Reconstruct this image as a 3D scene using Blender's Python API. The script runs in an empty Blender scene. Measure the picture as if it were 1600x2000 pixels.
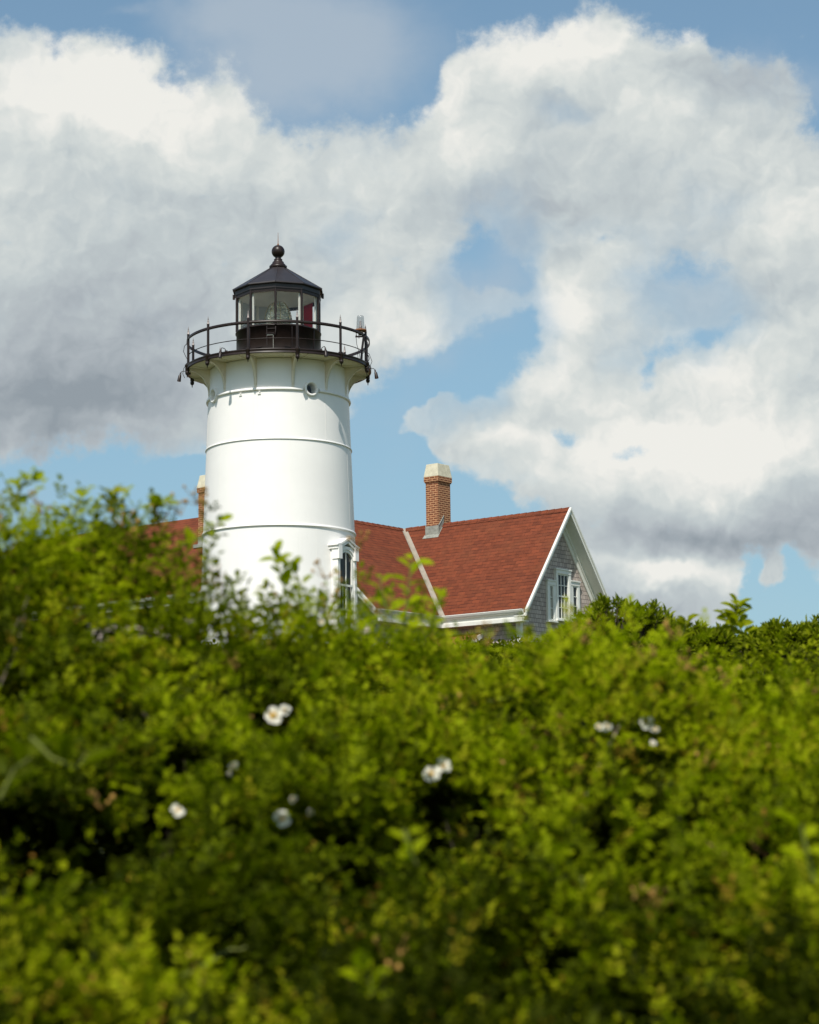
import bpy, math, random
import numpy as np
from mathutils import Vector, Matrix
rnd = random.Random(7)
RNG = np.random.default_rng(11)
PI = math.pi
rad = math.radians

# ------------------------------------------------------------------ camera, sky, sun, exposure
scene = bpy.context.scene
COL = scene.collection
EXPO = 0.30
F_PX, PITCH, ROLL = 4151.2, 0.1528, 0.0131       # focal length in units of 1/2000 of the picture height
EYE = np.array([0, 0, 1.6])
_cp, _sp, _cr, _sr = math.cos(PITCH), math.sin(PITCH), math.cos(ROLL), math.sin(ROLL)
AF = np.array([0, _cp, _sp])
_R = np.array([1., 0, 0]); _U = np.array([0, -_sp, _cp])
AR = _cr*_R - _sr*_U
AU = _sr*_R + _cr*_U
cam_d = bpy.data.cameras.new('camera'); cam = bpy.data.objects.new('camera', cam_d); COL.objects.link(cam)
cam.matrix_world = Matrix(((AR[0], AU[0], -AF[0], EYE[0]), (AR[1], AU[1], -AF[1], EYE[1]), (AR[2], AU[2], -AF[2], EYE[2]), (0, 0, 0, 1)))
cam_d.sensor_fit = 'VERTICAL'; cam_d.sensor_height = 24.0; cam_d.sensor_width = 19.2
cam_d.lens = F_PX/2000*24.0
cam_d.clip_start = 0.1; cam_d.clip_end = 5000
cam_d.dof.use_dof = True; cam_d.dof.focus_distance = 66.0; cam_d.dof.aperture_fstop = 4.1
scene.camera = cam
scene.view_settings.view_transform = 'Standard'; scene.view_settings.look = 'None'
scene.view_settings.exposure = EXPO; scene.view_settings.gamma = 1.0
scene.render.engine = 'CYCLES'
scene.cycles.use_denoising = True
scene.cycles.max_bounces = 8; scene.cycles.transparent_max_bounces = 12
scene.render.resolution_x = 819; scene.render.resolution_y = 1024

SUN_EL, SUN_AZ = rad(52), rad(-166)               # sun high behind the camera, a little to the left
SDIR = Vector((math.sin(SUN_AZ)*math.cos(SUN_EL), math.cos(SUN_AZ)*math.cos(SUN_EL), math.sin(SUN_EL)))
sun_d = bpy.data.lights.new('sun', 'SUN'); sun_d.energy = 4.0; sun_d.angle = rad(0.55); sun_d.color = (1.0, 0.955, 0.88)
sun = bpy.data.objects.new('sun', sun_d); COL.objects.link(sun)
sun.rotation_euler = SDIR.to_track_quat('Z', 'Y').to_euler(); sun.location = (0, 0, 60)

class NT:
    """little helper that writes node maths as expressions"""
    def __init__(s, tree): s.t = tree; s.n = tree.nodes; s.l = tree.links
    def _in(s, sock, v):
        if isinstance(v, bpy.types.NodeSocket): s.l.new(v, sock)
        elif v is not None: sock.default_value = v
    def m(s, op, a, b=None, c=None, clamp=False):
        n = s.n.new('ShaderNodeMath'); n.operation = op; n.use_clamp = clamp
        s._in(n.inputs[0], a); s._in(n.inputs[1], b)
        if c is not None: s._in(n.inputs[2], c)
        return n.outputs[0]
    def v(s, op, a, b=None, c=None, out=0):
        n = s.n.new('ShaderNodeVectorMath'); n.operation = op
        s._in(n.inputs[0], a)
        if b is not None: s._in(n.inputs[3 if op == 'SCALE' else 1], b)
        if c is not None: s._in(n.inputs[2], c)
        return n.outputs[out]
    def dot(s, a, b): return s.v('DOT_PRODUCT', a, b, out=1)
    def comb(s, x, y, z=0.0):
        n = s.n.new('ShaderNodeCombineXYZ'); s._in(n.inputs[0], x); s._in(n.inputs[1], y); s._in(n.inputs[2], z); return n.outputs[0]
    def sep(s, v):
        n = s.n.new('ShaderNodeSeparateXYZ'); s._in(n.inputs[0], v); return n.outputs
    def noise(s, vec, scale, detail=4, rough=0.5, dist=0.0, out=0, dim='3D', lac=2.0):
        n = s.n.new('ShaderNodeTexNoise'); n.noise_dimensions = dim
        s._in(n.inputs['Vector'], vec); n.inputs['Scale'].default_value = scale; n.inputs['Detail'].default_value = detail
        n.inputs['Roughness'].default_value = rough; n.inputs['Distortion'].default_value = dist; n.inputs['Lacunarity'].default_value = lac
        return n.outputs[out]
    def ramp(s, f, stops, interp='LINEAR'):
        n = s.n.new('ShaderNodeValToRGB'); s._in(n.inputs[0], f); cr = n.color_ramp; cr.interpolation = interp
        while len(cr.elements) < len(stops): cr.elements.new(0.5)
        for e, (p, c) in zip(cr.elements, stops):
            e.position = p; e.color = (c[0], c[1], c[2], 1) if len(c) == 3 else c
        return n.outputs[0]
    def sstep(s, x, lo, hi, a=0.0, b=1.0):
        n = s.n.new('ShaderNodeMapRange'); n.interpolation_type = 'SMOOTHSTEP'; s._in(n.inputs[0], x)
        n.inputs[1].default_value = lo; n.inputs[2].default_value = hi; n.inputs[3].default_value = a; n.inputs[4].default_value = b
        return n.outputs[0]
    def mix(s, f, a, b, mode='MIX'):
        n = s.n.new('ShaderNodeMix'); n.data_type = 'RGBA'; n.blend_type = mode
        s._in(n.inputs[0], f)
        s._in(n.inputs[6], a if isinstance(a, bpy.types.NodeSocket) else (*a, 1)); s._in(n.inputs[7], b if isinstance(b, bpy.types.NodeSocket) else (*b, 1))
        return n.outputs[2]
    def curve(s, x, pts):
        n = s.n.new('ShaderNodeFloatCurve'); s._in(n.inputs[1], x); c = n.mapping.curves[0]
        while len(c.points) < len(pts): c.points.new(0.5, 0.5)
        for p, (a, b) in zip(c.points, pts): p.location = (a, b)
        n.mapping.update(); return n.outputs[0]

world = bpy.data.worlds.new('World'); scene.world = world; world.use_nodes = True
def build_world():
    t = world.node_tree; t.nodes.clear(); N = NT(t)
    sky = t.nodes.new('ShaderNodeTexSky'); sky.sky_type = 'NISHITA'; sky.sun_disc = False
    sky.sun_elevation = SUN_EL; sky.sun_rotation = SUN_AZ % (2*PI); sky.air_density = 1.0; sky.dust_density = 1.2; sky.ozone_density = 1.3
    tc = t.nodes.new('ShaderNodeTexCoord'); D = tc.outputs['Generated']
    # plane of the sky straight ahead (fixed compass direction and height): X across 0..1.6, Y downwards 0..2
    f = N.m('MAXIMUM', N.dot(D, tuple(AF)), 0.12)
    X = N.m('MULTIPLY_ADD', N.m('DIVIDE', N.dot(D, tuple(AR)), f), F_PX/1000, 0.8)
    Y = N.m('MULTIPLY_ADD', N.m('DIVIDE', N.dot(D, tuple(AU)), f), -F_PX/1000, 1.0)
    P = N.comb(X, Y, 0.0)
    # wandering of the cloud shapes
    wn = N.noise(N.v('ADD', P, (7.3, 1.7, 3.1)), 3.2, 4, 0.55, out=1)
    wn2 = N.noise(N.v('ADD', P, (2.3, 9.7, 1.1)), 11.0, 3, 0.6, out=1)
    W = N.v('ADD', P, N.v('SCALE', N.v('SUBTRACT', wn, (.5, .5, .5)), 0.16))
    W = N.v('ADD', W, N.v('SCALE', N.v('SUBTRACT', wn2, (.5, .5, .5)), 0.075))
    def blobs(vec, acc, lst):
        for (px, py, rx, ry, w) in lst:
            kx, ky = 1000/rx, 1000/ry
            q = N.v('MULTIPLY_ADD', vec, (kx, ky, 0), (-px/1000*kx, -py/1000*ky, 0))
            acc = N.m('MULTIPLY_ADD', N.m('POWER', 0.36788, N.dot(q, q)), w, acc)
        return acc
    wx, wy, _ = N.sep(W)
    top = [(0, 95), (95, 100), (130, 66), (190, 66), (215, 88), (300, 96), (350, 128), (450, 155), (520, 195), (590, 222), (680, 238), (790, 240), (835, 195),
           (870, 140), (905, 80), (960, 55), (1050, 38), (1130, 30), (1200, 26), (1260, 42), (1300, 50), (1340, 40), (1378, 55), (1400, 98), (1480, 112), (1560, 125), (1600, 190)]
    ytop = N.curve(N.m('DIVIDE', wx, 1.6, clamp=True), [(a/1600, b/400) for a, b in top])
    ytop = N.m('MULTIPLY', ytop, 0.4)
    e = N.m('DIVIDE', N.m('SUBTRACT', wy, ytop), 0.075)
    e = N.m('MINIMUM', N.m('MAXIMUM', e, -1.6), 1.0)
    holes = [(955, 525, 75, 62, -2.1), (930, 450, 40, 60, -.7), (990, 600, 50, 60, -.9), (985, 680, 62, 60, -1.8), (905, 740, 100, 70, -1.9), (790, 850, 130, 105, -2.4), (720, 980, 110, 130, -2.6), (905, 985, 90, 60, -1.2),
             (970, 1010, 110, 40, -1.0), (1235, 728, 30, 48, -1.3), (1360, 660, 66, 34, -1.25), (1290, 695, 34, 22, -.8), (1330, 540, 70, 60, -.8), (1170, 470, 80, 30, -.5), (1100, 868, 50, 26, -1.3), (1235, 880, 40, 20, -.9),
             (60, 975, 170, 62, -2.4), (260, 945, 190, 60, -2.4), (150, 1080, 400, 100, -3.0), (380, 1000, 90, 90, -2.0), (1560, 1160, 95, 62, -2.2), (1500, 1250, 260, 42, -1.6),
             (1590, 215, 30, 60, -0.6), (1100, 210, 40, 30, -.25), (960, 345, 60, 40, -.3), (660, 440, 60, 50, -0.2), (1462, 1135, 24, 60, -2.0), (1560, 1110, 30, 30, -1.0)]
    puffs = [(965, 592, 70, 22, 1.3), (1330, 600, 90, 24, .8), (1010, 690, 26, 40, .5), (850, 826, 66, 30, 4.2), (900, 868, 50, 24, 2.0), (1000, 890, 105, 42, 3.0), (812, 900, 26, 40, .9), (780, 935, 40, 14, .8), (1505, 1125, 48, 22, 2.0), (1290, 1150, 150, 55, 1.2), (1080, 960, 120, 60, .5),
             (1090, 640, 80, 60, .5), (1100, 780, 110, 60, .5), (360, 885, 45, 20, .7), (1400, 870, 250, 120, .4), (760, 690, 90, 50, .4)]
    base = blobs(W, e, holes); base = blobs(W, base, puffs)
    def billow(q, sc, det, ro):
        v = N.n.new('ShaderNodeTexVoronoi'); v.voronoi_dimensions = '2D'; v.feature = 'SMOOTH_F1'; v.inputs['Smoothness'].default_value = .35; v.normalize = True
        N.l.new(q, v.inputs['Vector']); v.inputs['Scale'].default_value = sc; v.inputs['Detail'].default_value = det; v.inputs['Roughness'].default_value = ro
        return N.m('SUBTRACT', 1.0, v.outputs['Distance'])
    warp3 = N.noise(N.v('ADD', P, (5.1, 3.3, 8.1)), 26.0, 3, 0.6, out=1)
    Wb = N.v('ADD', W, N.v('SCALE', N.v('SUBTRACT', warp3, (.5, .5, .5)), 0.022))
    b0 = billow(Wb, 8.0, 3.0, 0.55); b1 = billow(N.v('ADD', Wb, (0.012, 0.018, 0)), 8.0, 3.0, 0.55)
    fb = N.noise(N.v('ADD', P, (4.0, 2.0, 0.5)), 5.0, 10, 0.60)
    fine = N.noise(N.v('ADD', N.v('SCALE', P, 1.0), (1.2, 8.0, 4.5)), 24.0, 8, 0.66)
    dens = N.m('MULTIPLY_ADD', N.m('SUBTRACT', fb, 0.5), 2.8, base)
    dens = N.m('MULTIPLY_ADD', N.m('SUBTRACT', fine, 0.5), 1.1, dens)
    dens = N.m('MULTIPLY_ADD', N.m('SUBTRACT', b0, 0.65), 0.8, dens)
    alpha = N.sstep(dens, -0.20, 0.75)
    thin = blobs(W, N.m('MULTIPLY', N.m('SUBTRACT', fb, 0.5), 1.2), [(950, 430, 80, 90, .42), (1180, 440, 110, 40, .30), (1340, 560, 110, 70, .55), (1010, 640, 60, 80, .35), (1110, 222, 60, 30, .45), (1500, 190, 120, 60, .35), (660, 450, 60, 60, .35),
                     (700, 290, 120, 40, .25), (930, 590, 110, 90, .8), (1000, 500, 60, 90, .5), (850, 740, 80, 50, .8), (960, 780, 50, 60, .6), (1300, 620, 120, 120, .45), (1450, 420, 120, 40, .3), (1060, 700, 50, 60, .3), (1420, 640, 90, 60, .30), (850, 830, 110, 60, .5), (1000, 950, 110, 30, .3), (330, 890, 90, 25, .5), (1190, 700, 60, 60, .25), (720, 400, 40, 40, .25)])
    alpha = N.m('MULTIPLY', alpha, N.sstep(thin, .05, .85, 1.0, .42))
    # light and dark of the cloud bodies
    tone = [(230, 170, 210, 75, 0.494), (60, 200, 150, 110, 0.208), (330, 240, 160, 70, 0.286), (520, 300, 120, 70, 0.156), (1080, 95, 190, 75, 0.468), (880, 200, 70, 90, 0.338), (960, 290, 110, 60, 0.156),
            (1275, 225, 70, 50, 0.234), (1340, 60, 45, 28, 0.325), (1450, 300, 110, 60, 0.104), (740, 320, 130, 60, 0.130), (730, 460, 110, 60, 0.130),
            (750, 640, 110, 60, 0.260), (820, 660, 60, 60, 0.156), (1090, 610, 90, 60, 0.390), (1080, 760, 110, 60, 0.234), (1380, 730, 110, 50, 0.338), (1500, 690, 90, 60, 0.182), (1560, 440, 90, 70, 0.260), (1200, 500, 60, 60, 0.156),
            (1300, 870, 230, 70, 0.520), (1500, 850, 160, 70, 0.260), (1090, 945, 130, 45, 0.182), (1330, 960, 170, 45, 0.208), (1300, 1125, 140, 24, 0.546), (1090, 650, 60, 40, 0.130), (1000, 875, 70, 25, 0.234),
            (90, 810, 200, 105, -.52), (60, 660, 220, 130, -.26), (300, 790, 160, 60, -.30), (280, 560, 170, 90, -.14), (350, 660, 130, 70, -.18), (480, 430, 220, 70, -.08), (250, 830, 120, 20, 0.156), (80, 470, 110, 50, 0.104),
            (1400, 1055, 240, 36, -.50), (1230, 1010, 120, 40, -.22), (1580, 980, 110, 50, -.30), (1480, 165, 150, 60, -.26), (1330, 130, 60, 40, -.10), (1040, 370, 150, 60, -.10), (1500, 560, 80, 40, -.08), (1100, 430, 150, 60, -.06),
            (1250, 1190, 170, 32, -.26), (1130, 835, 90, 30, -.14), (1430, 620, 90, 50, -.16), (900, 420, 90, 90, -.10), (1180, 330, 60, 40, -.05), (850, 745, 90, 30, -.12), (620, 120, 300, 90, -.12)]
    tn = blobs(W, 0.60, tone)
    # billows: the side of each puff that faces the sun (up and to the left) is lighter
    def puffs_at(off):
        q = N.v('ADD', W, off)
        return N.m('ADD', N.noise(q, 7.0, 3, 0.45), N.m('MULTIPLY', N.noise(q, 17.0, 5, 0.55), 0.42))
    relief = N.m('SUBTRACT', puffs_at((1.022, 4.030, 0.5)), puffs_at((1.0, 4.0, 0.5)))
    big = N.noise(N.v('ADD', P, (1.0, 5.0, 2.5)), 4.2, 7, 0.55)
    tn = N.m('MULTIPLY_ADD', relief, 0.40, tn)
    tn = N.m('MULTIPLY_ADD', N.m('SUBTRACT', b0, b1), 0.5, tn)
    tn = N.m('MULTIPLY_ADD', N.m('SUBTRACT', b0, 0.65), 0.16, tn)
    tn = N.m('MULTIPLY_ADD', N.m('SUBTRACT', big, 0.5), 0.30, tn)
    # thin edges take the light through them
    tn = N.m('ADD', tn, N.sstep(dens, 0.1, 1.0, 0.07, 0.0))
    K = 1/0.1/2**EXPO
    ccol = N.ramp(tn, [(0.0, (.29*K/10, .335*K/10, .375*K/10)), (0.30, (.42*K/10, .465*K/10, .50*K/10)), (0.55, (.53*K/10, .585*K/10, .60*K/10)), (0.78, (.67*K/10, .71*K/10, .695*K/10)), (1.0, (.86*K/10, .855*K/10, .81*K/10))])
    ccol = N.v('SCALE', ccol, 10.0)
    # thin high veil above the cumulus
    vn = N.noise(N.v('MULTIPLY', P, (1.0, 1.6, 1.0)), 2.4, 6, 0.55)
    veil = blobs(W, N.m('MULTIPLY', N.m('SUBTRACT', vn, 0.5), 1.0), [(600, 110, 250, 140, 1.0), (430, 30, 120, 50, .5), (945, 575, 110, 70, .55), (1000, 480, 50, 60, .3), (870, 680, 90, 60, .35), (800, 830, 60, 90, .2), (1340, 580, 90, 90, .4), (1180, 210, 50, 30, .2), (1500, 160, 160, 55, .6), (250, 5, 60, 14, .3), (20, 0, 90, 30, .1), (80, 950, 200, 40, .22), (700, 900, 90, 200, .08), (1560, 1180, 120, 60, .08)])
    veil = N.sstep(veil, 0.0, 0.95, 0.0, 0.72)
    blue = N.v('MULTIPLY', sky.outputs[0], (0.98, 1.07, 1.0))
    # the whiter air low over the sea
    low = N.sstep(Y, 0.0, 1.2, 0.15, 0.60)
    blue = N.mix(low, blue, (.27*K, .47*K, .62*K))
    c = N.mix(veil, blue, (.46*K, .53*K, .60*K))
    c = N.mix(alpha, c, ccol)
    bg = t.nodes.new('ShaderNodeBackground'); bg.inputs[1].default_value = 0.1; t.links.new(c, bg.inputs[0])
    out = t.nodes.new('ShaderNodeOutputWorld'); t.links.new(bg.outputs[0], out.inputs[0])
build_world()
world.cycles.sampling_method = 'MANUAL'; world.cycles.sample_map_resolution = 512

# ------------------------------------------------------------------ helpers
def ray(px, py): return AF + AR*(px-800)/F_PX + AU*(1000-py)/F_PX
def at(px, py, Y):                                  # the point Y metres down range that the photo shows at px, py
    d = ray(px, py); return EYE + d*(Y/d[1])

def tag(o, label=None, cat=None, group=None, kind=None):
    if label: o['label'] = label
    if cat: o['category'] = cat
    if group: o['group'] = group
    if kind: o['kind'] = kind
    return o
def empty(name, loc, rz=0, label=None, cat=None, group=None):
    o = bpy.data.objects.new(name, None); COL.objects.link(o); o.location = loc; o.rotation_euler = (0, 0, rz)
    o.empty_display_size = 0.2
    return tag(o, label, cat, group)

class MB:
    def __init__(s): s.v = []; s.f = []; s.sm = []
    def add(s, vs, fs, smooth=False):
        o = len(s.v); s.v += [tuple(map(float, p)) for p in vs]; s.f += [tuple(i+o for i in f) for f in fs]; s.sm += [smooth]*len(fs); return s
    def box(s, x0, x1, y0, y1, z0, z1):
        v = [(x, y, z) for x in (x0, x1) for y in (y0, y1) for z in (z0, z1)]
        return s.add(v, [(0, 1, 3, 2), (4, 6, 7, 5), (0, 4, 5, 1), (2, 3, 7, 6), (0, 2, 6, 4), (1, 5, 7, 3)])
    def obox(s, c, ax, ay, az, hx, hy, hz):          # oriented box
        c, ax, ay, az = map(Vector, (c, ax, ay, az)); v = [c+ax*hx*i+ay*hy*j+az*hz*k for i in (-1, 1) for j in (-1, 1) for k in (-1, 1)]
        return s.add(v, [(0, 1, 3, 2), (4, 6, 7, 5), (0, 4, 5, 1), (2, 3, 7, 6), (0, 2, 6, 4), (1, 5, 7, 3)])
    def prism(s, poly, off):                         # polygon swept along off
        n = len(poly); off = Vector(off); p = [Vector(q) for q in poly]
        return s.add(p+[q+off for q in p], [tuple(range(n))[::-1], tuple(range(n, 2*n))]+[(i, (i+1) % n, n+(i+1) % n, n+i) for i in range(n)])
    def lathe(s, prof, n=48, c=(0, 0, 0), smooth=True, a0=0.0, close=True, a1=2*PI):
        full = abs(a1-a0-2*PI) < 1e-6; m = n if full else n+1
        vs = []
        for r, z in prof:
            for k in range(m):
                a = a0+(a1-a0)*k/n; vs.append((c[0]+r*math.sin(a), c[1]-r*math.cos(a), c[2]+z))
        fs = []
        for i in range(len(prof)-1):
            for k in range(n):
                k2 = (k+1) % m if full else k+1
                fs.append((i*m+k, i*m+k2, (i+1)*m+k2, (i+1)*m+k))
        return s.add(vs, fs, smooth)
    def tube(s, pts, r, n=8, cap=True):
        pts = [Vector(p) for p in pts]; rs = r if hasattr(r, '__len__') else [r]*len(pts); vs = []
        up = Vector((0, 0, 1))
        for i, p in enumerate(pts):
            d = (pts[min(i+1, len(pts)-1)]-pts[max(i-1, 0)]).normalized()
            if i == 0:
                u = d.cross(up if abs(d.z) < .95 else Vector((1, 0, 0))).normalized()
            u = (u-d*u.dot(d)).normalized(); w = d.cross(u)
            vs += [p+(u*math.cos(2*PI*k/n)+w*math.sin(2*PI*k/n))*rs[i] for k in range(n)]
        fs = [(i*n+k, i*n+(k+1) % n, (i+1)*n+(k+1) % n, (i+1)*n+k) for i in range(len(pts)-1) for k in range(n)]
        s.add(vs, fs, True)
        if cap: s.add([vs[k] for k in range(n)], [tuple(range(n))[::-1]]); s.add([vs[-n+k] for k in range(n)], [tuple(range(n))])
        return s
    def sphere(s, c, r, n=16, m=10, sz=1.0):
        return s.lathe([(max(r*math.sin(PI*i/m), 1e-4), -r*sz*math.cos(PI*i/m)) for i in range(m+1)], n, c)
    def build(s, name, mat, parent=None, bevel=0.0, uv=False):
        me = bpy.data.meshes.new(name); me.from_pydata(s.v, [], s.f); me.update()
        me.polygons.foreach_set('use_smooth', s.sm)
        if uv: planar_uv(me)
        me.materials.append(mat); o = bpy.data.objects.new(name, me); COL.objects.link(o)
        if parent: o.parent = parent
        if bevel:
            b = o.modifiers.new('bevel', 'BEVEL'); b.width = bevel; b.segments = 2; b.limit_method = 'ANGLE'; b.angle_limit = rad(40)
        return o
def planar_uv(me):
    uvl = me.uv_layers.new(name='uv')
    for p in me.polygons:
        n = p.normal
        u = Vector((0, 0, 1)).cross(n)
        u = u.normalized() if u.length > 0.05 else Vector((1, 0, 0))
        w = n.cross(u)
        for li in p.loop_indices:
            co = me.vertices[me.loops[li].vertex_index].co; uvl.data[li].uv = (co.dot(u), co.dot(w))

# ------------------------------------------------------------------ materials
def new_mat(name):
    m = bpy.data.materials.new(name); m.use_nodes = True; t = m.node_tree; N = NT(t); b = t.nodes['Principled BSDF']; return m, N, b
def tcoord(N, which='Object'):
    return N.n.new('ShaderNodeTexCoord').outputs[which]
def bump(N, b, h, strength=0.3, dist=0.02):
    n = N.n.new('ShaderNodeBump'); n.inputs['Strength'].default_value = strength; n.inputs['Distance'].default_value = dist
    N.l.new(h, n.inputs['Height']); N.l.new(n.outputs[0], b.inputs['Normal'])
def mat_paint(name, col, rough=0.5, var=0.08, scale=6.0, streak=0.0, spec=0.4, metal=0.0, dirt=(0.3, 0.27, 0.2)):
    m, N, b = new_mat(name); P = tcoord(N)
    n1 = N.noise(P, scale, 6, 0.6)
    c = N.mix(N.sstep(n1, 0.3, 0.7), tuple(x*(1-var) for x in col), tuple(min(x*(1+var), 1) for x in col))
    if streak:
        n2 = N.noise(N.v('MULTIPLY', P, (9.0, 9.0, 0.55)), 1.5, 5, 0.6)
        c = N.mix(N.sstep(n2, 0.56, 0.80, 0, streak), c, dirt)
    N.l.new(c, b.inputs['Base Color']); b.inputs['Roughness'].default_value = rough
    b.inputs['Specular IOR Level'].default_value = spec; b.inputs['Metallic'].default_value = metal
    bump(N, b, n1, 0.10, 0.01)
    return m
M = {}
M['tower'] = mat_paint('white_tower_paint', (.815, .79, .755), 0.42, .02, 1.2, .10, dirt=(.55, .54, .48))
M['trim'] = mat_paint('white_trim_paint', (.72, .715, .66), 0.5, .04, 5, .22, dirt=(.45, .44, .38))
M['cream'] = mat_paint('cream_soffit_paint', (.76, .68, .54), 0.55, .05, 3, .25, dirt=(.45, .38, .24))
M['black'] = mat_paint('dark_bronze_paint', (.019, .011, .009), 0.38, .25, 4, .25, .32, dirt=(.06, .045, .04))
M['roofmetal'] = mat_paint('lantern_roof_paint', (.028, .023, .024), 0.42, .15, 3, .0, .4)
M['rust'] = mat_paint('rusty_iron', (.22, .09, .035), 0.85, .4, 30)
M['lead'] = mat_paint('weathered_flashing', (.26, .265, .23), 0.6, .25, 8, .4, .4)
M['valley'] = mat_paint('tan_valley_metal', (.31, .27, .215), 0.55, .12, 4, .2)
M['concrete'] = mat_paint('pale_chimney_cap', (.56, .52, .39), 0.8, .12, 6, .5, .2, dirt=(.36, .30, .2))
M['silver'] = mat_paint('silver_finial', (.24, .205, .19), 0.4, .2, 10, .0, .5, metal=.3)
M['bluegrey'] = mat_paint('blanking_panel', (.50, .54, .57), 0.5, .06, 3)
M['dome'] = mat_paint('lantern_lining', (.86, .83, .76), 0.6, .05, 3)
M['redglass'] = mat_paint('red_sector_panel', (.40, .012, .035), 0.25, .05, 3)
def mat_red_glass():
    m, N, b = new_mat('red_sector_glass'); out = N.n['Material Output']; b.inputs['Base Color'].default_value = (.55, .01, .04, 1); b.inputs['Roughness'].default_value = .3
    tl = N.n.new('ShaderNodeBsdfTranslucent'); tl.inputs[0].default_value = (.75, .015, .06, 1)
    mx = N.n.new('ShaderNodeMixShader'); mx.inputs[0].default_value = .6; N.l.new(b.outputs[0], mx.inputs[1]); N.l.new(tl.outputs[0], mx.inputs[2]); N.l.new(mx.outputs[0], out.inputs[0]); return m
M['redglass'] = mat_red_glass()
M['curtain'] = mat_paint('pale_curtain', (.48, .45, .38), 0.9, .1, 9)
M['room'] = mat_paint('dark_room', (.03, .03, .035), 0.9, .1, 2)
def mat_window_glass():
    m, N, b = new_mat('window_glass'); b.inputs['Base Color'].default_value = (.9, .93, .95, 1); b.inputs['Roughness'].default_value = .03
    out = N.n['Material Output']; tr = N.n.new('ShaderNodeBsdfTransparent'); tr.inputs[0].default_value = (.93, .94, .93, 1)
    gl = N.n.new('ShaderNodeBsdfGlossy'); gl.inputs['Roughness'].default_value = .04
    fr = N.n.new('ShaderNodeLayerWeight'); fr.inputs[0].default_value = .5
    mx = N.n.new('ShaderNodeMixShader'); N.l.new(N.m('MULTIPLY_ADD', N.m('POWER', fr.outputs['Facing'], 5.0), 0.7, 0.03), mx.inputs[0]); N.l.new(tr.outputs[0], mx.inputs[1]); N.l.new(gl.outputs[0], mx.inputs[2])
    N.l.new(mx.outputs[0], out.inputs[0]); return m
M['glass'] = mat_window_glass()
def mat_lens():
    m, N, b = new_mat('lens_glass'); b.inputs['Base Color'].default_value = (.82, .86, .74, 1); b.inputs['Roughness'].default_value = .05
    b.inputs['Transmission Weight'].default_value = .85; b.inputs['IOR'].default_value = 1.5; return m
M['lens'] = mat_lens()
M['brass'] = mat_paint('brass', (.5, .36, .14), .3, .1, 5, metal=.9)
def mat_acrylic():
    m, N, b = new_mat('clear_acrylic'); out = N.n['Material Output']
    tr = N.n.new('ShaderNodeBsdfTransparent'); tr.inputs[0].default_value = (.86, .88, .88, 1)
    gl = N.n.new('ShaderNodeBsdfGlossy'); gl.inputs['Roughness'].default_value = .12
    df = N.n.new('ShaderNodeBsdfTranslucent'); df.inputs[0].default_value = (.8, .8, .8, 1)
    m1 = N.n.new('ShaderNodeMixShader'); m1.inputs[0].default_value = .25; N.l.new(tr.outputs[0], m1.inputs[1]); N.l.new(df.outputs[0], m1.inputs[2])
    fr = N.n.new('ShaderNodeLayerWeight'); fr.inputs[0].default_value = .5
    m2 = N.n.new('ShaderNodeMixShader'); N.l.new(N.m('MULTIPLY_ADD', N.m('POWER', fr.outputs['Facing'], 4.0), 0.6, 0.05), m2.inputs[0]); N.l.new(m1.outputs[0], m2.inputs[1]); N.l.new(gl.outputs[0], m2.inputs[2])
    N.l.new(m2.outputs[0], out.inputs[0]); return m
M['acrylic'] = mat_acrylic()

def brick_nodes(N, uv, c1, c2, cm, w, h, mortar, bias=0.0, offset=0.5, smooth=0.1):
    n = N.n.new('ShaderNodeTexBrick'); N.l.new(uv, n.inputs['Vector']); n.inputs['Scale'].default_value = 1.0
    n.inputs['Color1'].default_value = (*c1, 1); n.inputs['Color2'].default_value = (*c2, 1); n.inputs['Mortar'].default_value = (*cm, 1)
    n.inputs['Brick Width'].default_value = w; n.inputs['Row Height'].default_value = h; n.inputs['Mortar Size'].default_value = mortar
    n.inputs['Mortar Smooth'].default_value = smooth; n.inputs['Bias'].default_value = bias; n.offset = offset
    return n
def mat_brick():
    m, N, b = new_mat('chimney_brick'); uv = tcoord(N, 'UV')
    n = brick_nodes(N, uv, (.150, .050, .020), (.235, .080, .033), (.56, .35, .19), .215, .0725, .0125, 0.0)
    var = N.noise(uv, 7, 4, .6)
    c = N.mix(.35, n.outputs['Color'], N.ramp(var, [(.3, (.16, .09, .04)), (.7, (.50, .32, .16))]), 'OVERLAY')
    N.l.new(c, b.inputs['Base Color']); b.inputs['Roughness'].default_value = .85
    bump(N, b, N.m('SUBTRACT', 1.0, n.outputs['Fac']), 0.5, 0.01); return m
M['brick'] = mat_brick()
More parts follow.
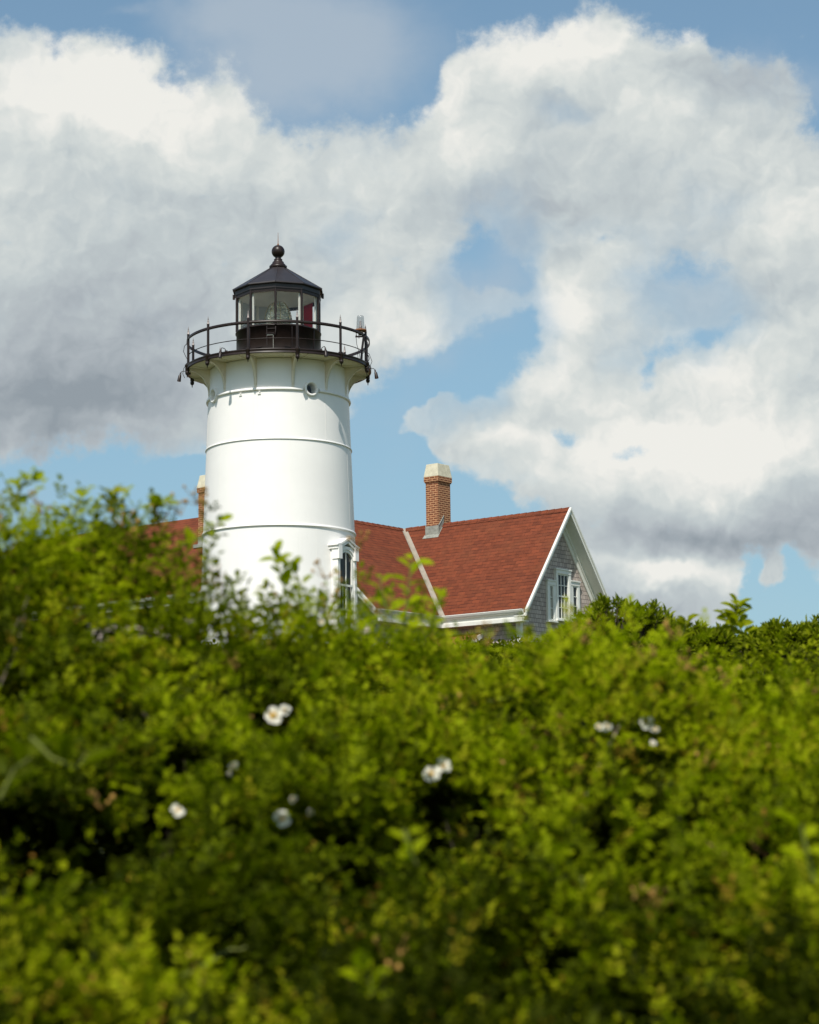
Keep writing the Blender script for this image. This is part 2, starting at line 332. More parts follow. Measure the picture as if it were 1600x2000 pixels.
def mat_shingle_roof():
    m, N, b = new_mat('red_asphalt_shingles'); uv = tcoord(N, 'UV')
    wob = N.noise(uv, 1.3, 3, .5, out=1)
    uvw = N.v('ADD', uv, N.v('SCALE', N.v('SUBTRACT', wob, (.5, .5, .5)), .018))
    n = brick_nodes(N, uvw, (.240, .063, .029), (.182, .051, .026), (.085, .025, .016), .30, .140, .004)
    n2 = brick_nodes(N, uvw, (1, 1, 1), (.50, .50, .50), (.8, .8, .8), .19, .140, .0)
    n2.offset = .37
    c = N.mix(.42, n.outputs['Color'], n2.outputs['Color'], 'MULTIPLY')
    # the lower edge of each course has a thin dark line painted into the colour
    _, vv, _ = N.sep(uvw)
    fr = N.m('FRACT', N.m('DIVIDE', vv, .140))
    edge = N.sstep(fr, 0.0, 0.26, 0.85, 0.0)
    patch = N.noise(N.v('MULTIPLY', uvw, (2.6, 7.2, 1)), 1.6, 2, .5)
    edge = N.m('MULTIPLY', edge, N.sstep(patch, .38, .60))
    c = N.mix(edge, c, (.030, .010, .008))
    stain = N.noise(uv, .8, 5, .6)
    c = N.mix(N.sstep(stain, .45, .75, 0, .35), c, (.20, .075, .035))
    gr = N.noise(uv, 160, 2, .6)
    c = N.mix(.25, c, N.ramp(gr, [(.3, (.2, .2, .2)), (.7, (.9, .9, .9))]), 'OVERLAY')
    c = N.v('SCALE', c, .82)
    N.l.new(c, b.inputs['Base Color']); b.inputs['Roughness'].default_value = .9; b.inputs['Specular IOR Level'].default_value = .15
    h = N.m('ADD', N.m('MULTIPLY', N.m('SUBTRACT', 1.0, fr), 1.0), N.m('MULTIPLY', n2.outputs['Fac'], .2))
    bump(N, b, h, 0.55, 0.012); return m
M['shingle'] = mat_shingle_roof()
def mat_shakes():
    m, N, b = new_mat('weathered_cedar_shingles'); uv = tcoord(N, 'UV')
    wob = N.noise(uv, 3.0, 3, .5, out=1); uvw = N.v('ADD', uv, N.v('SCALE', N.v('SUBTRACT', wob, (.5, .5, .5)), .02))
    n = brick_nodes(N, uvw, (.50, .425, .375), (.34, .287, .258), (.09, .08, .08), .135, .135, .004); n.offset = .43
    _, vv, _ = N.sep(uvw); fr = N.m('FRACT', N.m('DIVIDE', vv, .135))
    c = N.mix(N.sstep(fr, 0.0, 0.14, 0.75, 0.0), n.outputs['Color'], (.03, .027, .03))
    grain = N.noise(N.v('MULTIPLY', uv, (60, 4, 1)), 1, 4, .6)
    c = N.mix(.35, c, N.ramp(grain, [(.3, (.25, .24, .25)), (.7, (.8, .76, .72))]), 'OVERLAY')
    N.l.new(c, b.inputs['Base Color']); b.inputs['Roughness'].default_value = .9; b.inputs['Specular IOR Level'].default_value = .1
    bump(N, b, N.m('SUBTRACT', 1.0, fr), 0.6, 0.02); return m
M['shakes'] = mat_shakes()

def mat_leaf(name, dark, light, young, trans, rough=.45, tip=(.29, .12, .025)):
    """per-leaf variety: attribute tone 1 = young shoot, 2 = reddish, low values = shade painted into the colour"""
    m, N, b = new_mat(name); out = N.n['Material Output']
    g = N.n.new('ShaderNodeNewGeometry'); r = g.outputs['Random Per Island']
    at_ = N.n.new('ShaderNodeAttribute'); at_.attribute_name = 'tone'; tone = at_.outputs['Fac']
    c = N.mix(r, dark, light)
    c = N.v('SCALE', c, N.sstep(tone, -0.5, 0.25, 0.30, 1.0))  # low tone darkens the leaf colour, standing in for shade
    c = N.mix(N.sstep(tone, 0.15, 1.0), c, young)
    c = N.mix(N.sstep(tone, 1.3, 2.0), c, tip)
    P = tcoord(N); n1 = N.noise(P, 120, 2, .5)
    c = N.mix(.25, c, N.ramp(n1, [(.3, (.3, .3, .3)), (.7, (.75, .75, .75))]), 'OVERLAY')
    N.l.new(c, b.inputs['Base Color']); b.inputs['Roughness'].default_value = .6; b.inputs['Specular IOR Level'].default_value = .05
    tl = N.n.new('ShaderNodeBsdfTranslucent'); ct = N.mix(N.sstep(tone, 1.3, 2.0), N.v('MULTIPLY', c, trans), N.v('SCALE', c, 1.2)); N.l.new(ct, tl.inputs[0])
    mx = N.n.new('ShaderNodeMixShader'); mx.inputs[0].default_value = .38; N.l.new(b.outputs[0], mx.inputs[1]); N.l.new(tl.outputs[0], mx.inputs[2])
    N.l.new(mx.outputs[0], out.inputs[0]); return m
M['rose'] = mat_leaf('rose_leaf', (.034, .050, .001), (.118, .146, .002), (.258, .302, .003), (1.65, 1.85, .3))
M['privet'] = mat_leaf('hedge_leaf', (.042, .055, .002), (.128, .146, .003), (.24, .27, .005), (1.6, 1.7, .3))
M['bayberry'] = mat_leaf('bayberry_leaf', (.030, .046, .003), (.12, .145, .008), (.22, .25, .012), (1.4, 1.6, .3), .35)
M['cane'] = mat_paint('green_cane', (.13, .15, .02), .6, .3, 20)
M['redcane'] = mat_paint('red_brown_cane', (.16, .060, .022), .6, .3, 20)
M['drycane'] = mat_paint('dry_grey_twig', (.25, .19, .13), .8, .3, 20)
M['bark'] = mat_paint('dark_bark', (.05, .038, .022), .9, .3, 15)
def mat_petal():
    m, N, b = new_mat('rose_petal'); out = N.n['Material Output']
    b.inputs['Base Color'].default_value = (.84, .82, .70, 1); b.inputs['Roughness'].default_value = .6
    tl = N.n.new('ShaderNodeBsdfTranslucent'); tl.inputs[0].default_value = (.85, .8, .7, 1)
    mx = N.n.new('ShaderNodeMixShader'); mx.inputs[0].default_value = .3; N.l.new(b.outputs[0], mx.inputs[1]); N.l.new(tl.outputs[0], mx.inputs[2]); N.l.new(mx.outputs[0], out.inputs[0]); return m
M['petal'] = mat_petal()
M['stamen'] = mat_paint('yellow_stamens', (.70, .42, .04), .7, .2, 60)
M['bud'] = mat_paint('withered_bloom', (.30, .17, .035), .8, .45, 60)
def mat_ground():
    m, N, b = new_mat('rough_grass_ground'); P = tcoord(N)
    n1 = N.noise(P, .8, 8, .65); n2 = N.noise(P, 14, 5, .6)
    c = N.ramp(n1, [(.3, (.030, .038, .010)), (.55, (.060, .075, .018)), (.75, (.10, .095, .035))])
    c = N.mix(.5, c, N.ramp(n2, [(.3, (.2, .2, .2)), (.7, (.8, .8, .8))]), 'OVERLAY')
    N.l.new(c, b.inputs['Base Color']); b.inputs['Roughness'].default_value = 1; bump(N, b, n2, .6, .05); return m
M['ground'] = mat_ground()

# ------------------------------------------------------------------ the ground
def ground_z(x, y):
    pts = [(-60, -.6), (-8, -.1), (0, 0), (2.5, .1), (5, .6), (8, 1.05), (13, 1.75), (22, 2.9), (35, 4.3), (50, 5.6), (58, 5.9), (95, 5.9), (140, 4.5), (400, 0), (3000, 0)]
    z = np.interp(y, [p[0] for p in pts], [p[1] for p in pts])
    return z + .05*np.sin(x*.7)*np.cos(y*.5)*np.clip((40-np.abs(y))/30, 0, 1)
def build_ground():
    xs = np.unique(np.concatenate([np.linspace(-30, 30, 121), np.linspace(-2500, 2500, 61)]))
    ys = np.unique(np.concatenate([np.linspace(-12, 60, 145), np.linspace(60, 140, 21), np.array([-300, -60, 250, 400, 800, 1500, 2800])]))
    gx, gy = np.meshgrid(xs, ys); gz = ground_z(gx, gy)
    me = bpy.data.meshes.new('ground'); n, k = len(ys), len(xs)
    vs = np.stack([gx, gy, gz], -1).reshape(-1, 3)
    fs = [(i*k+j, i*k+j+1, (i+1)*k+j+1, (i+1)*k+j) for i in range(n-1) for j in range(k-1)]
    me.from_pydata(vs.tolist(), [], fs); me.polygons.foreach_set('use_smooth', [True]*len(fs)); me.materials.append(M['ground'])
    o = bpy.data.objects.new('ground', me); COL.objects.link(o); tag(o, kind='structure')
build_ground()

# ------------------------------------------------------------------ the lighthouse
TX, TY = -3.974, 64.0
GZ = 5.9
def wall_r(z): return 2.303 + (10.777-z)*0.0345      # radius of the tower wall at height z (absolute)
def pol(a, r, z=0.0): return Vector((r*math.sin(a), -r*math.cos(a), z))    # angle 0 looks at the camera, positive to the right
def build_lighthouse():
    L = empty('lighthouse', (TX, TY, GZ), 0, 'round white lighthouse tower with a black lantern room and gallery, rising behind the hedge', 'lighthouse')
    def Z(z): return z-GZ
    N_ = 160
    zs = [GZ-.4, 7.5, 9.0, 10.777, 12.0, 13.37, 14.5, 15.70]
    # tower wall, with four round openings just under the gallery
    PH = [rad(-60), rad(30), rad(120), rad(210)]; PZ = 14.93; PR = .165
    mb = MB(); mb.lathe([(wall_r(z), Z(z)) for z in zs[:6]] + [(wall_r(z), Z(z)) for z in (14.0, 14.62)], N_)
    mb.lathe([(wall_r(z), Z(z)) for z in (15.24, 15.5, 15.83)], N_)
    # the band of wall that carries the portholes: grid with holes bridged to circles
    zb0, zb1 = 14.62, 15.24
    hw = .31
    segs = 96
    for q in range(4):
        a_c = PH[q]; da = hw/wall_r(PZ)
        a_n = PH[(q+1) % 4] + (2*PI if q == 3 else 0)
        k = 34
        mb.lathe([(wall_r(z), Z(z)) for z in (zb0, PZ, zb1)], k, a0=a_c+da, a1=a_n-da)
        # frame round the hole
        outer = []; inner = []
        n = 48
        for i in range(n):
            th = 2*PI*i/n; cx, cz = math.cos(th), math.sin(th)
            s = 1/max(abs(cx), abs(cz)); ox, oz = cx*s*hw, cz*s*hw
            z_o = PZ+oz*(1 if True else 1); z_i = PZ+cz*PR
            outer.append(pol(a_c+ox/wall_r(PZ), wall_r(z_o), Z(z_o))); inner.append(pol(a_c+cx*PR/wall_r(PZ), wall_r(z_i), Z(z_i)))
        mb.add(outer+inner, [(i, (i+1) % n, n+(i+1) % n, n+i) for i in range(n)], True)
        back = [pol(a_c+math.cos(2*PI*i/n)*PR/wall_r(PZ), wall_r(PZ)-.30, Z(PZ+math.sin(2*PI*i/n)*PR)) for i in range(n)]
        mb.add(inner+back, [(i, (i+1) % n, n+(i+1) % n, n+i) for i in range(n)], True)
    mb.build('tower_wall', M['tower'], L)
    for q in range(4):                                   # porthole rims and glass
        a = PH[q]; c = pol(a, wall_r(PZ), Z(PZ)); ax = Vector((math.cos(a), math.sin(a), 0)); nrm = pol(a, 1)
        r = MB(); n = 40; rings = [(.165, -.10), (.165, .060), (.185, .075), (.225, .070), (.235, .045), (.235, -.03)]
        vs = [c+ax*math.cos(2*PI*i/n)*rr+Vector((0, 0, 1))*math.sin(2*PI*i/n)*rr+nrm*dd for rr, dd in rings for i in range(n)]
        r.add(vs, [(k*n+i, k*n+(i+1) % n, (k+1)*n+(i+1) % n, (k+1)*n+i) for k in range(len(rings)-1) for i in range(n)], True)
        p = r.build('porthole', M['tower'], L)
        g = MB(); vs = [c+ax*math.cos(2*PI*i/n)*.164+Vector((0, 0, 1))*math.sin(2*PI*i/n)*.164-nrm*.06 for i in range(n)]
        g.add(vs, [tuple(range(n))]); g.build('pane', M['glass'], p)
        if q == 1:
            g = MB(); g.add([v-nrm*.2 for v in vs], [tuple(range(n))]); g.build('dark_interior', M['room'], p)
        else:                                            # slatted vent behind the glass
            g = MB()
            for s_ in range(5):
                x = -.12+s_*.06; h = math.sqrt(max(.16**2-x*x, .0001))
                g.obox(c+ax*x-nrm*.10, ax, nrm, (0, 0, 1), .021, .012, h*.97)
            g.build('vent_slat', M['cream'], p)
    # belt rings of the iron plates
    for zc, w in ((10.777, .045), (13.372, .032)):
        r0 = wall_r(zc)
        MB().lathe([(r0-.01, Z(zc+w)), (r0+w*.6, Z(zc+w*.85)), (r0+w, Z(zc)), (r0+w*.9, Z(zc-w*.5)), (r0-.01, Z(zc-w*.7))], N_).build('belt_ring', M['tower'], L)
    mb = MB(); r0 = wall_r(14.88)
    for q in range(4):                                   # top ring stops at the portholes
        a0 = PH[q]+.125; a1 = PH[(q+1) % 4]+(2*PI if q == 3 else 0)-.125
        mb.lathe([(r0-.01, Z(14.94)), (r0+.045, Z(14.93)), (r0+.06, Z(14.88)), (r0+.05, Z(14.85)), (r0-.01, Z(14.845))], 40, a0=a0, a1=a1)
    mb.build('belt_ring', M['tower'], L)
    # faint vertical plate seams
    mb = MB()
    for zlo, zhi, offs in ((10.84, 13.33, .2), (13.42, 14.84, .75), (7.0, 10.73, .55)):
        for k in range(6):
            a = offs+k*PI/3; pts = []
            for z in (zlo, zhi): pts.append(pol(a, wall_r(z)+.0015, Z(z)))
            for z in (zhi, zlo): pts.append(pol(a+.014, wall_r(z)+.0015, Z(z)))
            mb.prism(pts, pol(a, .003))
    mb.build('plate_seam', M['tower'], L)
    # small bolted fittings under the ring
    for px in (480, 516):
        mb = MB(); a = math.asin((px-544)/137); c = pol(a, wall_r(14.7), Z(14.76)); mb.obox(c, (math.cos(a), math.sin(a), 0), pol(a, 1), (0, 0, 1), .045, .03, .03)
        mb.obox(c+pol(a, .03)+Vector((.02, 0, .04)), (math.cos(a), math.sin(a), 0), pol(a, 1), (0, 0, 1), .012, .03, .02); mb.build('lug', M['tower'], L)
    # gallery deck
    RZ1, RZ0, RR = 15.965, 15.834, 2.86
    MB().lathe([(1.30, Z(15.90)), (RR-.06, Z(15.90)), (RR-.06, Z(15.845)), (wall_r(15.8)-.04, Z(15.845))], N_).build('gallery_soffit', M['cream'], L)
    MB().lathe([(1.29, Z(15.904)), (RR-.08, Z(15.904)), (RR-.08, Z(RZ1)), (RR-.01, Z(RZ1)), (RR, Z(RZ1-.01)), (RR, Z(RZ1-.035)), (RR-.015, Z(RZ1-.05)), (RR-.015, Z(RZ0+.02)), (RR-.005, Z(RZ0+.015)), (RR-.005, Z(RZ0)), (RR-.058, Z(RZ0))], N_).build('gallery_rim', M['black'], L)
    for k in range(24):                                  # soffit joint battens, between the brackets
        a = rad(7.5+15*k); mb = MB(); mb.obox(pol(a, 2.48, Z(15.835)), pol(a, 1), (math.cos(a), math.sin(a), 0), (0, 0, 1), .31, .018, .012); mb.build('soffit_batten', M['cream'], L)
    # brackets (12), posts (12), rails
    for k in range(12):
        a = rad(15+30*k); ax = Vector((math.cos(a), math.sin(a), 0)); wz = wall_r(15.3)
        ri, ro = wall_r(15.5)-.015, RR-.10; zt, zb = 15.838, 15.02
        arc = []
        for i in range(17):
            th = PI/2*i/16; arc.append((ro-(ro-ri-.03)*math.sin(th), zt-.05-(zt-.07-zb)*(1-math.cos(th))))
        br = MB(); n = len(arc)
        # flange: ribbon following the arc
        vs = []
        for i, (r, z) in enumerate(arc):
            i0, i1 = max(i-1, 0), min(i+1, n-1); d = Vector((arc[i1][0]-arc[i0][0], arc[i1][1]-arc[i0][1])).normalized(); nx, nz = -d.y, d.x
            for s_ in (-1, 1):
                for t_ in (0, 1): vs.append(pol(a, r-nx*.022*t_*-1, Z(z+nz*.022*t_))+ax*s_*.042)
        fs = []
        for i in range(n-1):
            o = i*4; p = o+4
            fs += [(o, o+1, p+1, p), (o+2, p+2, p+3, o+3), (o, p, p+2, o+2), (o+1, o+3, p+3, p+1)]
        br.add(vs, fs, True)
        b = br.build('bracket', M['cream'], L)
        w = MB()                                         # web between flange, soffit and wall
        poly = [pol(a, r, Z(z)) for r, z in arc]+[pol(a, ri, Z(zb)), pol(a, ri, Z(zt)), pol(a, ro, Z(zt))]
        w.prism([p_-ax*.009 for p_ in poly], ax*.018); w.build('web', M['cream'], b)
        w = MB(); w.obox(pol(a, ri+.02, Z(15.36)), ax, pol(a, 1), (0, 0, 1), .045, .018, .46); w.obox(pol(a, (ri+ro)/2, Z(zt-.012)), ax, pol(a, 1), (0, 0, 1), .045, (ro-ri)/2, .014)
        w.build('mounting_strip', M['cream'], b)
        # railing post
        RP = 2.80
        p = MB(); p.tube([pol(a, RP, Z(15.86)), pol(a, RP, Z(16.92))], .040, 10)
        p.tube([pol(a, RP, Z(15.955)), pol(a, RP, Z(16.01))], .07, 12)
        post = p.build('railing_post', M['black'], L)
        f = MB(); c = pol(a, RP); f.lathe([(.045, Z(16.915)), (.045, Z(16.935)), (.026, Z(16.95)), (.030, Z(17.0)), (.022, Z(17.03)), (.018, Z(17.04)), (.022, Z(17.055)), (.012, Z(17.10)), (.002, Z(17.17))], 10, (c.x, c.y, 0))
        f.build('finial', M['silver'], post)
        f = MB(); c = pol(a, RR-.03); f.lathe([(.002, Z(15.56)), (.014, Z(15.60)), (.016, Z(15.645)), (.045, Z(15.66)), (.062, Z(15.70)), (.065, Z(15.74)), (.05, Z(15.76)), (.062, Z(15.78)), (.062, Z(15.90)), (.075, Z(15.915)), (.075, Z(15.97))], 12, (c.x, c.y, 0))
        f.build('drop_pendant', M['black'], post)
    MB().lathe([(2.795, Z(16.735)), (2.82, Z(16.735)), (2.82, Z(16.825)), (2.795, Z(16.825)), (2.795, Z(16.735))], N_).build('top_rail', M['black'], L)
    MB().lathe([(2.79+.014*math.cos(2*PI*i/8), Z(16.275)+.014*math.sin(2*PI*i/8)) for i in range(9)], N_).build('middle_rail', M['black'], L)
    # lantern room drum
    dz1 = 17.06
    dr = MB(); dr.lathe([(1.31, Z(15.9)), (1.31, Z(15.93)), (1.295, Z(15.95)), (1.295, Z(dz1-.03)), (1.325, Z(dz1-.025)), (1.325, Z(dz1)), (1.10, Z(dz1+.01))], 120)
    drum = dr.build('lantern_drum', M['black'], L)
    for aa in (-38, -12, 22, 60, 95): MB().obox(pol(rad(aa), 1.30, Z(16.5)), (math.cos(rad(aa)), math.sin(rad(aa)), 0), pol(rad(aa), 1), (0, 0, 1), .012, .008, .53).build('panel_joint', M['black'], drum)
    mb = MB()                                            # hatch outline and handles
    def curvebox(b_, a0, a1, z, h, r=1.31, t=.012):
        n = 8
        for i in range(n):
            am = a0+(a1-a0)*(i+.5)/n; b_.obox(pol(am, r, Z(z)), (math.cos(am), math.sin(am), 0), pol(am, 1), (0, 0, 1), (a1-a0)/n*r/2*1.02, t, h)
    for nm, a0, a1, z_, h_, t_ in (('hatch_rail', -12, -.5, 16.93, .010, .02), ('hatch_rail', -13, -2, 16.78, .012, .025), ('drum_handle', -28, -20, 16.38, .014, .02), ('drum_handle', 12, 20, 16.38, .014, .02), ('drum_vent', -44, -38, 16.25, .02, .02)):
        mb = MB(); curvebox(mb, rad(a0), rad(a1), z_, h_, t=t_); mb.build(nm, M['black'], drum)
    MB().tube([pol(0, 1.33, Z(16.98)), pol(0, 1.36, Z(16.85)), pol(rad(-1), 1.33, Z(16.72))], .018, 6).build('hatch_latch', M['black'], drum)
    mb = MB(); curvebox(mb, rad(-12), rad(-4), 16.735, .012, 1.306, .004); mb.obox(pol(rad(-3.4), 1.30, Z(16.5)), (1, 0, 0), pol(0, 1), (0, 0, 1), .006, .006, .25)
    mb.build('worn_edge', M['lead'], drum)
    # glazing: ten sides, one corner towards the camera
    gz0, gz1, GR = dz1+.01, 18.20, 1.325
    for k in range(10):
        a = rad(36*k); p0, p1 = pol(a, GR*.975, Z(gz0-.02)), pol(a, GR*.975, Z(gz1+.03))
        o = MB().tube([Vector((p0.x*1.02, p0.y*1.02, p0.z)), Vector((p1.x*1.02, p1.y*1.02, p1.z))], .036, 8).build('glazing_bar', M['black'], L)
        i = MB(); i.obox(pol(a, GR*.925, Z((gz0+gz1)/2)), (math.cos(a), math.sin(a), 0), pol(a, 1), (0, 0, 1), .018 if k == 0 else .045, .02, (gz1-gz0)/2)
        i.build('inner_bar', M['trim'], o)
        a2 = rad(36*(k+1)); q0, q1 = pol(a, GR*.955, Z(gz0)), pol(a2, GR*.955, Z(gz0)); q2, q3 = pol(a2, GR*.955, Z(gz1)), pol(a, GR*.955, Z(gz1))
        blank = k in (5, 6, 7); red = k == 3
        if blank:
            am = rad(36*(k+.5)); MB().prism([q0, q1, q2, q3], -pol(am, .015)).build('blank_panel', M['bluegrey'], L)
        else:
            g = MB().add([q0, q1, q2, q3], [(0, 1, 2, 3)]).build('glass_pane', M['glass'], L)
            if red:
                am = rad(36*(k+.5)); f0 = [q.lerp(w_, .0) for q, w_ in ((q0, q1), (q1, q0), (q2, q3), (q3, q2))]
                m_ = lambda u, zz: (q0.lerp(q1, u)*.97)*Vector((1, 1, 0)).length/Vector((1, 1, 0)).length
                def pt(u, zz): p = q0.lerp(q1, u); return Vector((p.x*.965, p.y*.965, Z(zz)))
                MB().prism([pt(.28, gz0), pt(.97, gz0), pt(.97, gz1-.02), pt(.28, gz1-.02)], -pol(am, .006)).build('red_pane', M['redglass'], g)
    # sill and head rings (ten-sided), lining, roof
    def deca(prof, name, mat, smooth=False, parent=L):
        return MB().lathe([(r, Z(z)) for r, z in prof], 10, smooth=smooth).build(name, mat, parent)
    deca([(1.28, gz0-.02), (1.335, gz0-.02), (1.335, gz0+.025), (1.25, gz0+.03)], 'sill_ring', M['black'])
    roof = deca([(1.33, 18.20), (1.365, 18.20), (1.37, 18.325), (1.44, 18.335), (1.45, 18.355), (1.435, 18.39), (1.0, 18.665), (.5, 18.985), (.22, 19.16)], 'lantern_roof', M['roofmetal'])
    deca([(1.34, 18.20), (1.335, 18.10), (1.30, 18.10), (1.29, 18.2)], 'head_ring', M['black'])
    deca([(1.33, 18.195), (1.26, 18.20), (1.22, 18.27), (.9, 18.50), (.45, 18.76), (.05, 18.82)], 'ceiling_lining', M['dome'], True, roof)
    mb = MB()
    for k in range(10):
        a = rad(36*k); mb.tube([pol(a, 1.452, Z(18.375)), pol(a, .23, Z(19.165))], .010, 6)
    mb.build('roof_seam', M['roofmetal'], roof)
    for aa in (-90, 90, -126, 126): MB().obox(pol(rad(aa), 1.375, Z(18.25)), (math.cos(rad(aa)), math.sin(rad(aa)), 0), pol(rad(aa), 1), (0, 0, 1), .05, .035, .07).build('drip_spout', M['black'], roof)
    MB().lathe([(.24, Z(19.13)), (.275, Z(19.16)), (.275, Z(19.22)), (.235, Z(19.235)), (.225, Z(19.27)), (.19, Z(19.30)), (.175, Z(19.35)), (.12, Z(19.40)), (.135, Z(19.42)), (.13, Z(19.44)), (.085, Z(19.47)), (.10, Z(19.50))] +
               [(.205*math.sin(t), Z(19.69)-.205*math.cos(t)) for t in [.5+2.6416*i/14 for i in range(15)]], 32).build('ventilator_ball', M['black'], L)
    b = MB().lathe([(.30, Z(18.98)), (.26, Z(19.06)), (.22, Z(19.14)), (.2, Z(19.17))], 32).build('roof_collar', M['black'], L)
    MB().tube([(0, 0, Z(19.88)), (0, 0, Z(19.93)), (0, 0, Z(19.95)), (.0, 0, Z(20.30))], [.03, .025, .012, .004], 8).build('lightning_rod', M['rust'], L)
    # the lens
    lz, lr = 17.02, .34
    prof = []
    for i in range(23):
        t = i/22; z = lz+.02+t*1.02
        r = .40*math.sqrt(max(0, 1-((t-.36)/.70)**2))
        prof += [(max(r, .05)+(.035 if i % 2 else 0), Z(z))]
    ln = MB().lathe(prof, 16, smooth=False).build('fresnel_lens', M['lens'], L)
    mb = MB()
    for k in range(8):
        a = rad(45*k+12); mb.tube([pol(a, max(.40*math.sqrt(max(0, 1-((t-.36)/.70)**2)), .05)+.03, Z(lz+.02+t*1.02)) for t in [i/10 for i in range(11)]], .009, 5)
    mb.build('brass_frame', M['brass'], ln)
    MB().lathe([(.16, Z(lz+.25)), (.19, Z(lz+.33)), (.17, Z(lz+.45)), (.08, Z(lz+.5))], 16).build('bulls_eye', M['lens'], ln)
    MB().lathe([(.30, Z(16.4)), (.30, Z(17.0)), (.42, Z(17.02)), (.42, Z(17.04)), (.02, Z(17.045))], 24).build('pedestal', M['black'], ln)
    MB().lathe([(1.1, Z(17.07)), (.2, Z(16.95))], 24).build('lantern_floor', M['dome'], L)
    # hooded window low on the right of the tower
    a = rad(55.8); ax = Vector((math.cos(a), math.sin(a), 0)); nr = pol(a, 1)
    rf = wall_r(9.5)+.20                                 # distance of the surround's face from the axis
    zt = 10.16; W_ = .47
    def P(u, z, d=0.0): return ax*u+nr*(rf+d)+Vector((0, 0, Z(z)))
    wn = MB()
    # face with an arched opening
    ow, zs_ = .36, 9.83; n = 16
    arch = [(ow*math.cos(PI*i/n), zs_+.30*math.sin(PI*i/n)) for i in range(n+1)]     # right to left
    outer = [(W_, zs_)]+[(W_*math.cos(PI*i/n)/max(abs(math.cos(PI*i/n)), abs(math.sin(PI*i/n)), .2) if False else W_-2*W_*i/n, 10.22) for i in range(1, n)]+[(-W_, zs_)]
    outer[0] = (W_, zs_); outer[-1] = (-W_, zs_)
    vs = [P(u, z) for u, z in arch]+[P(u, z) for u, z in outer]
    wn.add(vs, [(i, i+1, n+2+i, n+1+i) for i in range(n)])
    for s_ in (-1, 1): wn.add([P(s_*ow, zs_), P(s_*W_, zs_), P(s_*W_, 7.0), P(s_*ow, 7.0)], [(0, 1, 2, 3) if s_ < 0 else (3, 2, 1, 0)])
    # reveals
    inn = [(ow, 7.0)]+arch+[(-ow, 7.0)]
    wn.add([P(u, z) for u, z in inn]+[P(u, z, -.15) for u, z in inn], [(i, i+1, len(inn)+i+1, len(inn)+i) for i in range(len(inn)-1)])
    # outer returns
    wn.add([P(-W_, 7.0), P(-W_, 10.22), P(-W_, 10.22, -.45), P(-W_, 7.0, -.45)], [(0, 1, 2, 3)]); wn.add([P(W_, 7.0), P(W_, 10.22), P(W_, 10.22, -.7), P(W_, 7.0, -.7)], [(3, 2, 1, 0)])
    win = wn.build('window_surround', M['tower'], L)
    # pilaster blocks under the hood, then the pediment hood
    mb = MB()
    for s_ in (-1, 1): mb.obox(P(s_*(W_-.055), 10.02, -.06), ax, nr, (0, 0, 1), .085, .13, .20)
    mb.build('shoulder_block', M['tower'], win)
    hd = MB()
    prof = [(-.57, 10.21), (-.57, 10.25), (-.38, 10.30), (0, 10.49), (.38, 10.30), (.57, 10.25), (.57, 10.21), (.36, 10.235), (0, 10.41), (-.36, 10.235)]
    hd.prism([P(u, z, .07) for u, z in prof], nr*-.75)
    prof2 = [(-.53, 10.12), (-.53, 10.21), (-.34, 10.24), (0, 10.42), (.34, 10.24), (.53, 10.21), (.53, 10.12), (.32, 10.15), (0, 10.32), (-.32, 10.15)]
    hd.prism([P(u, z, .045) for u, z in prof2], nr*-.7)
    hd.build('hood', M['tower'], win, bevel=.006)
    sash = MB(); d0 = -.055; gw = .30
    def bar(u0, u1, z0, z1, dd=d0, t=.03): sash.obox((P(u0, z0, dd)+P(u1, z1, dd))/2, ax, nr, (0, 0, 1), abs(u1-u0)/2, t, abs(z1-z0)/2)
    bar(-.36, -.31, 7.2, 9.86); bar(.29, .36, 7.2, 9.86); bar(-.285, .285, 9.03, 9.09); bar(-.012, .012, 9.09, 10.1, t=.015); bar(-.012, .012, 7.3, 9.03, t=.015); bar(-.285, .285, 8.30, 8.36)
    bar(-.10, -.08, 8.36, 9.03, d0-.05, .01); bar(.14, .16, 8.36, 9.03, d0-.05, .01)
    ar = [((.30)*math.cos(PI*i/n), 9.83+.22*math.sin(PI*i/n)) for i in range(n+1)]; ar2 = [((.36)*math.cos(PI*i/n), 9.83+.30*math.sin(PI*i/n)) for i in range(n+1)]
    for dd in (d0+.03,):
        sash.add([P(u, z, dd) for u, z in ar]+[P(u, z, dd) for u, z in ar2]+[P(u, z, dd-.06) for u, z in ar], [(i, i+1, n+2+i, n+1+i) for i in range(n)]+[(i, 2*n+2+i, 2*n+3+i, i+1) for i in range(n)])
    sash.build('sash', M['trim'], win)
    pg = [(-.33, 7.3), (.33, 7.3)]+[(u, z) for u, z in ar2]
    MB().add([P(u, z, d0-.02) for u, z in pg], [tuple(range(len(pg)))]).build('pane', M['glass'], win)
    MB().add([P(u, z, d0-.10) for u, z in pg], [tuple(range(len(pg)))]).build('dark_interior', M['room'], win)
    return L
LH = build_lighthouse()

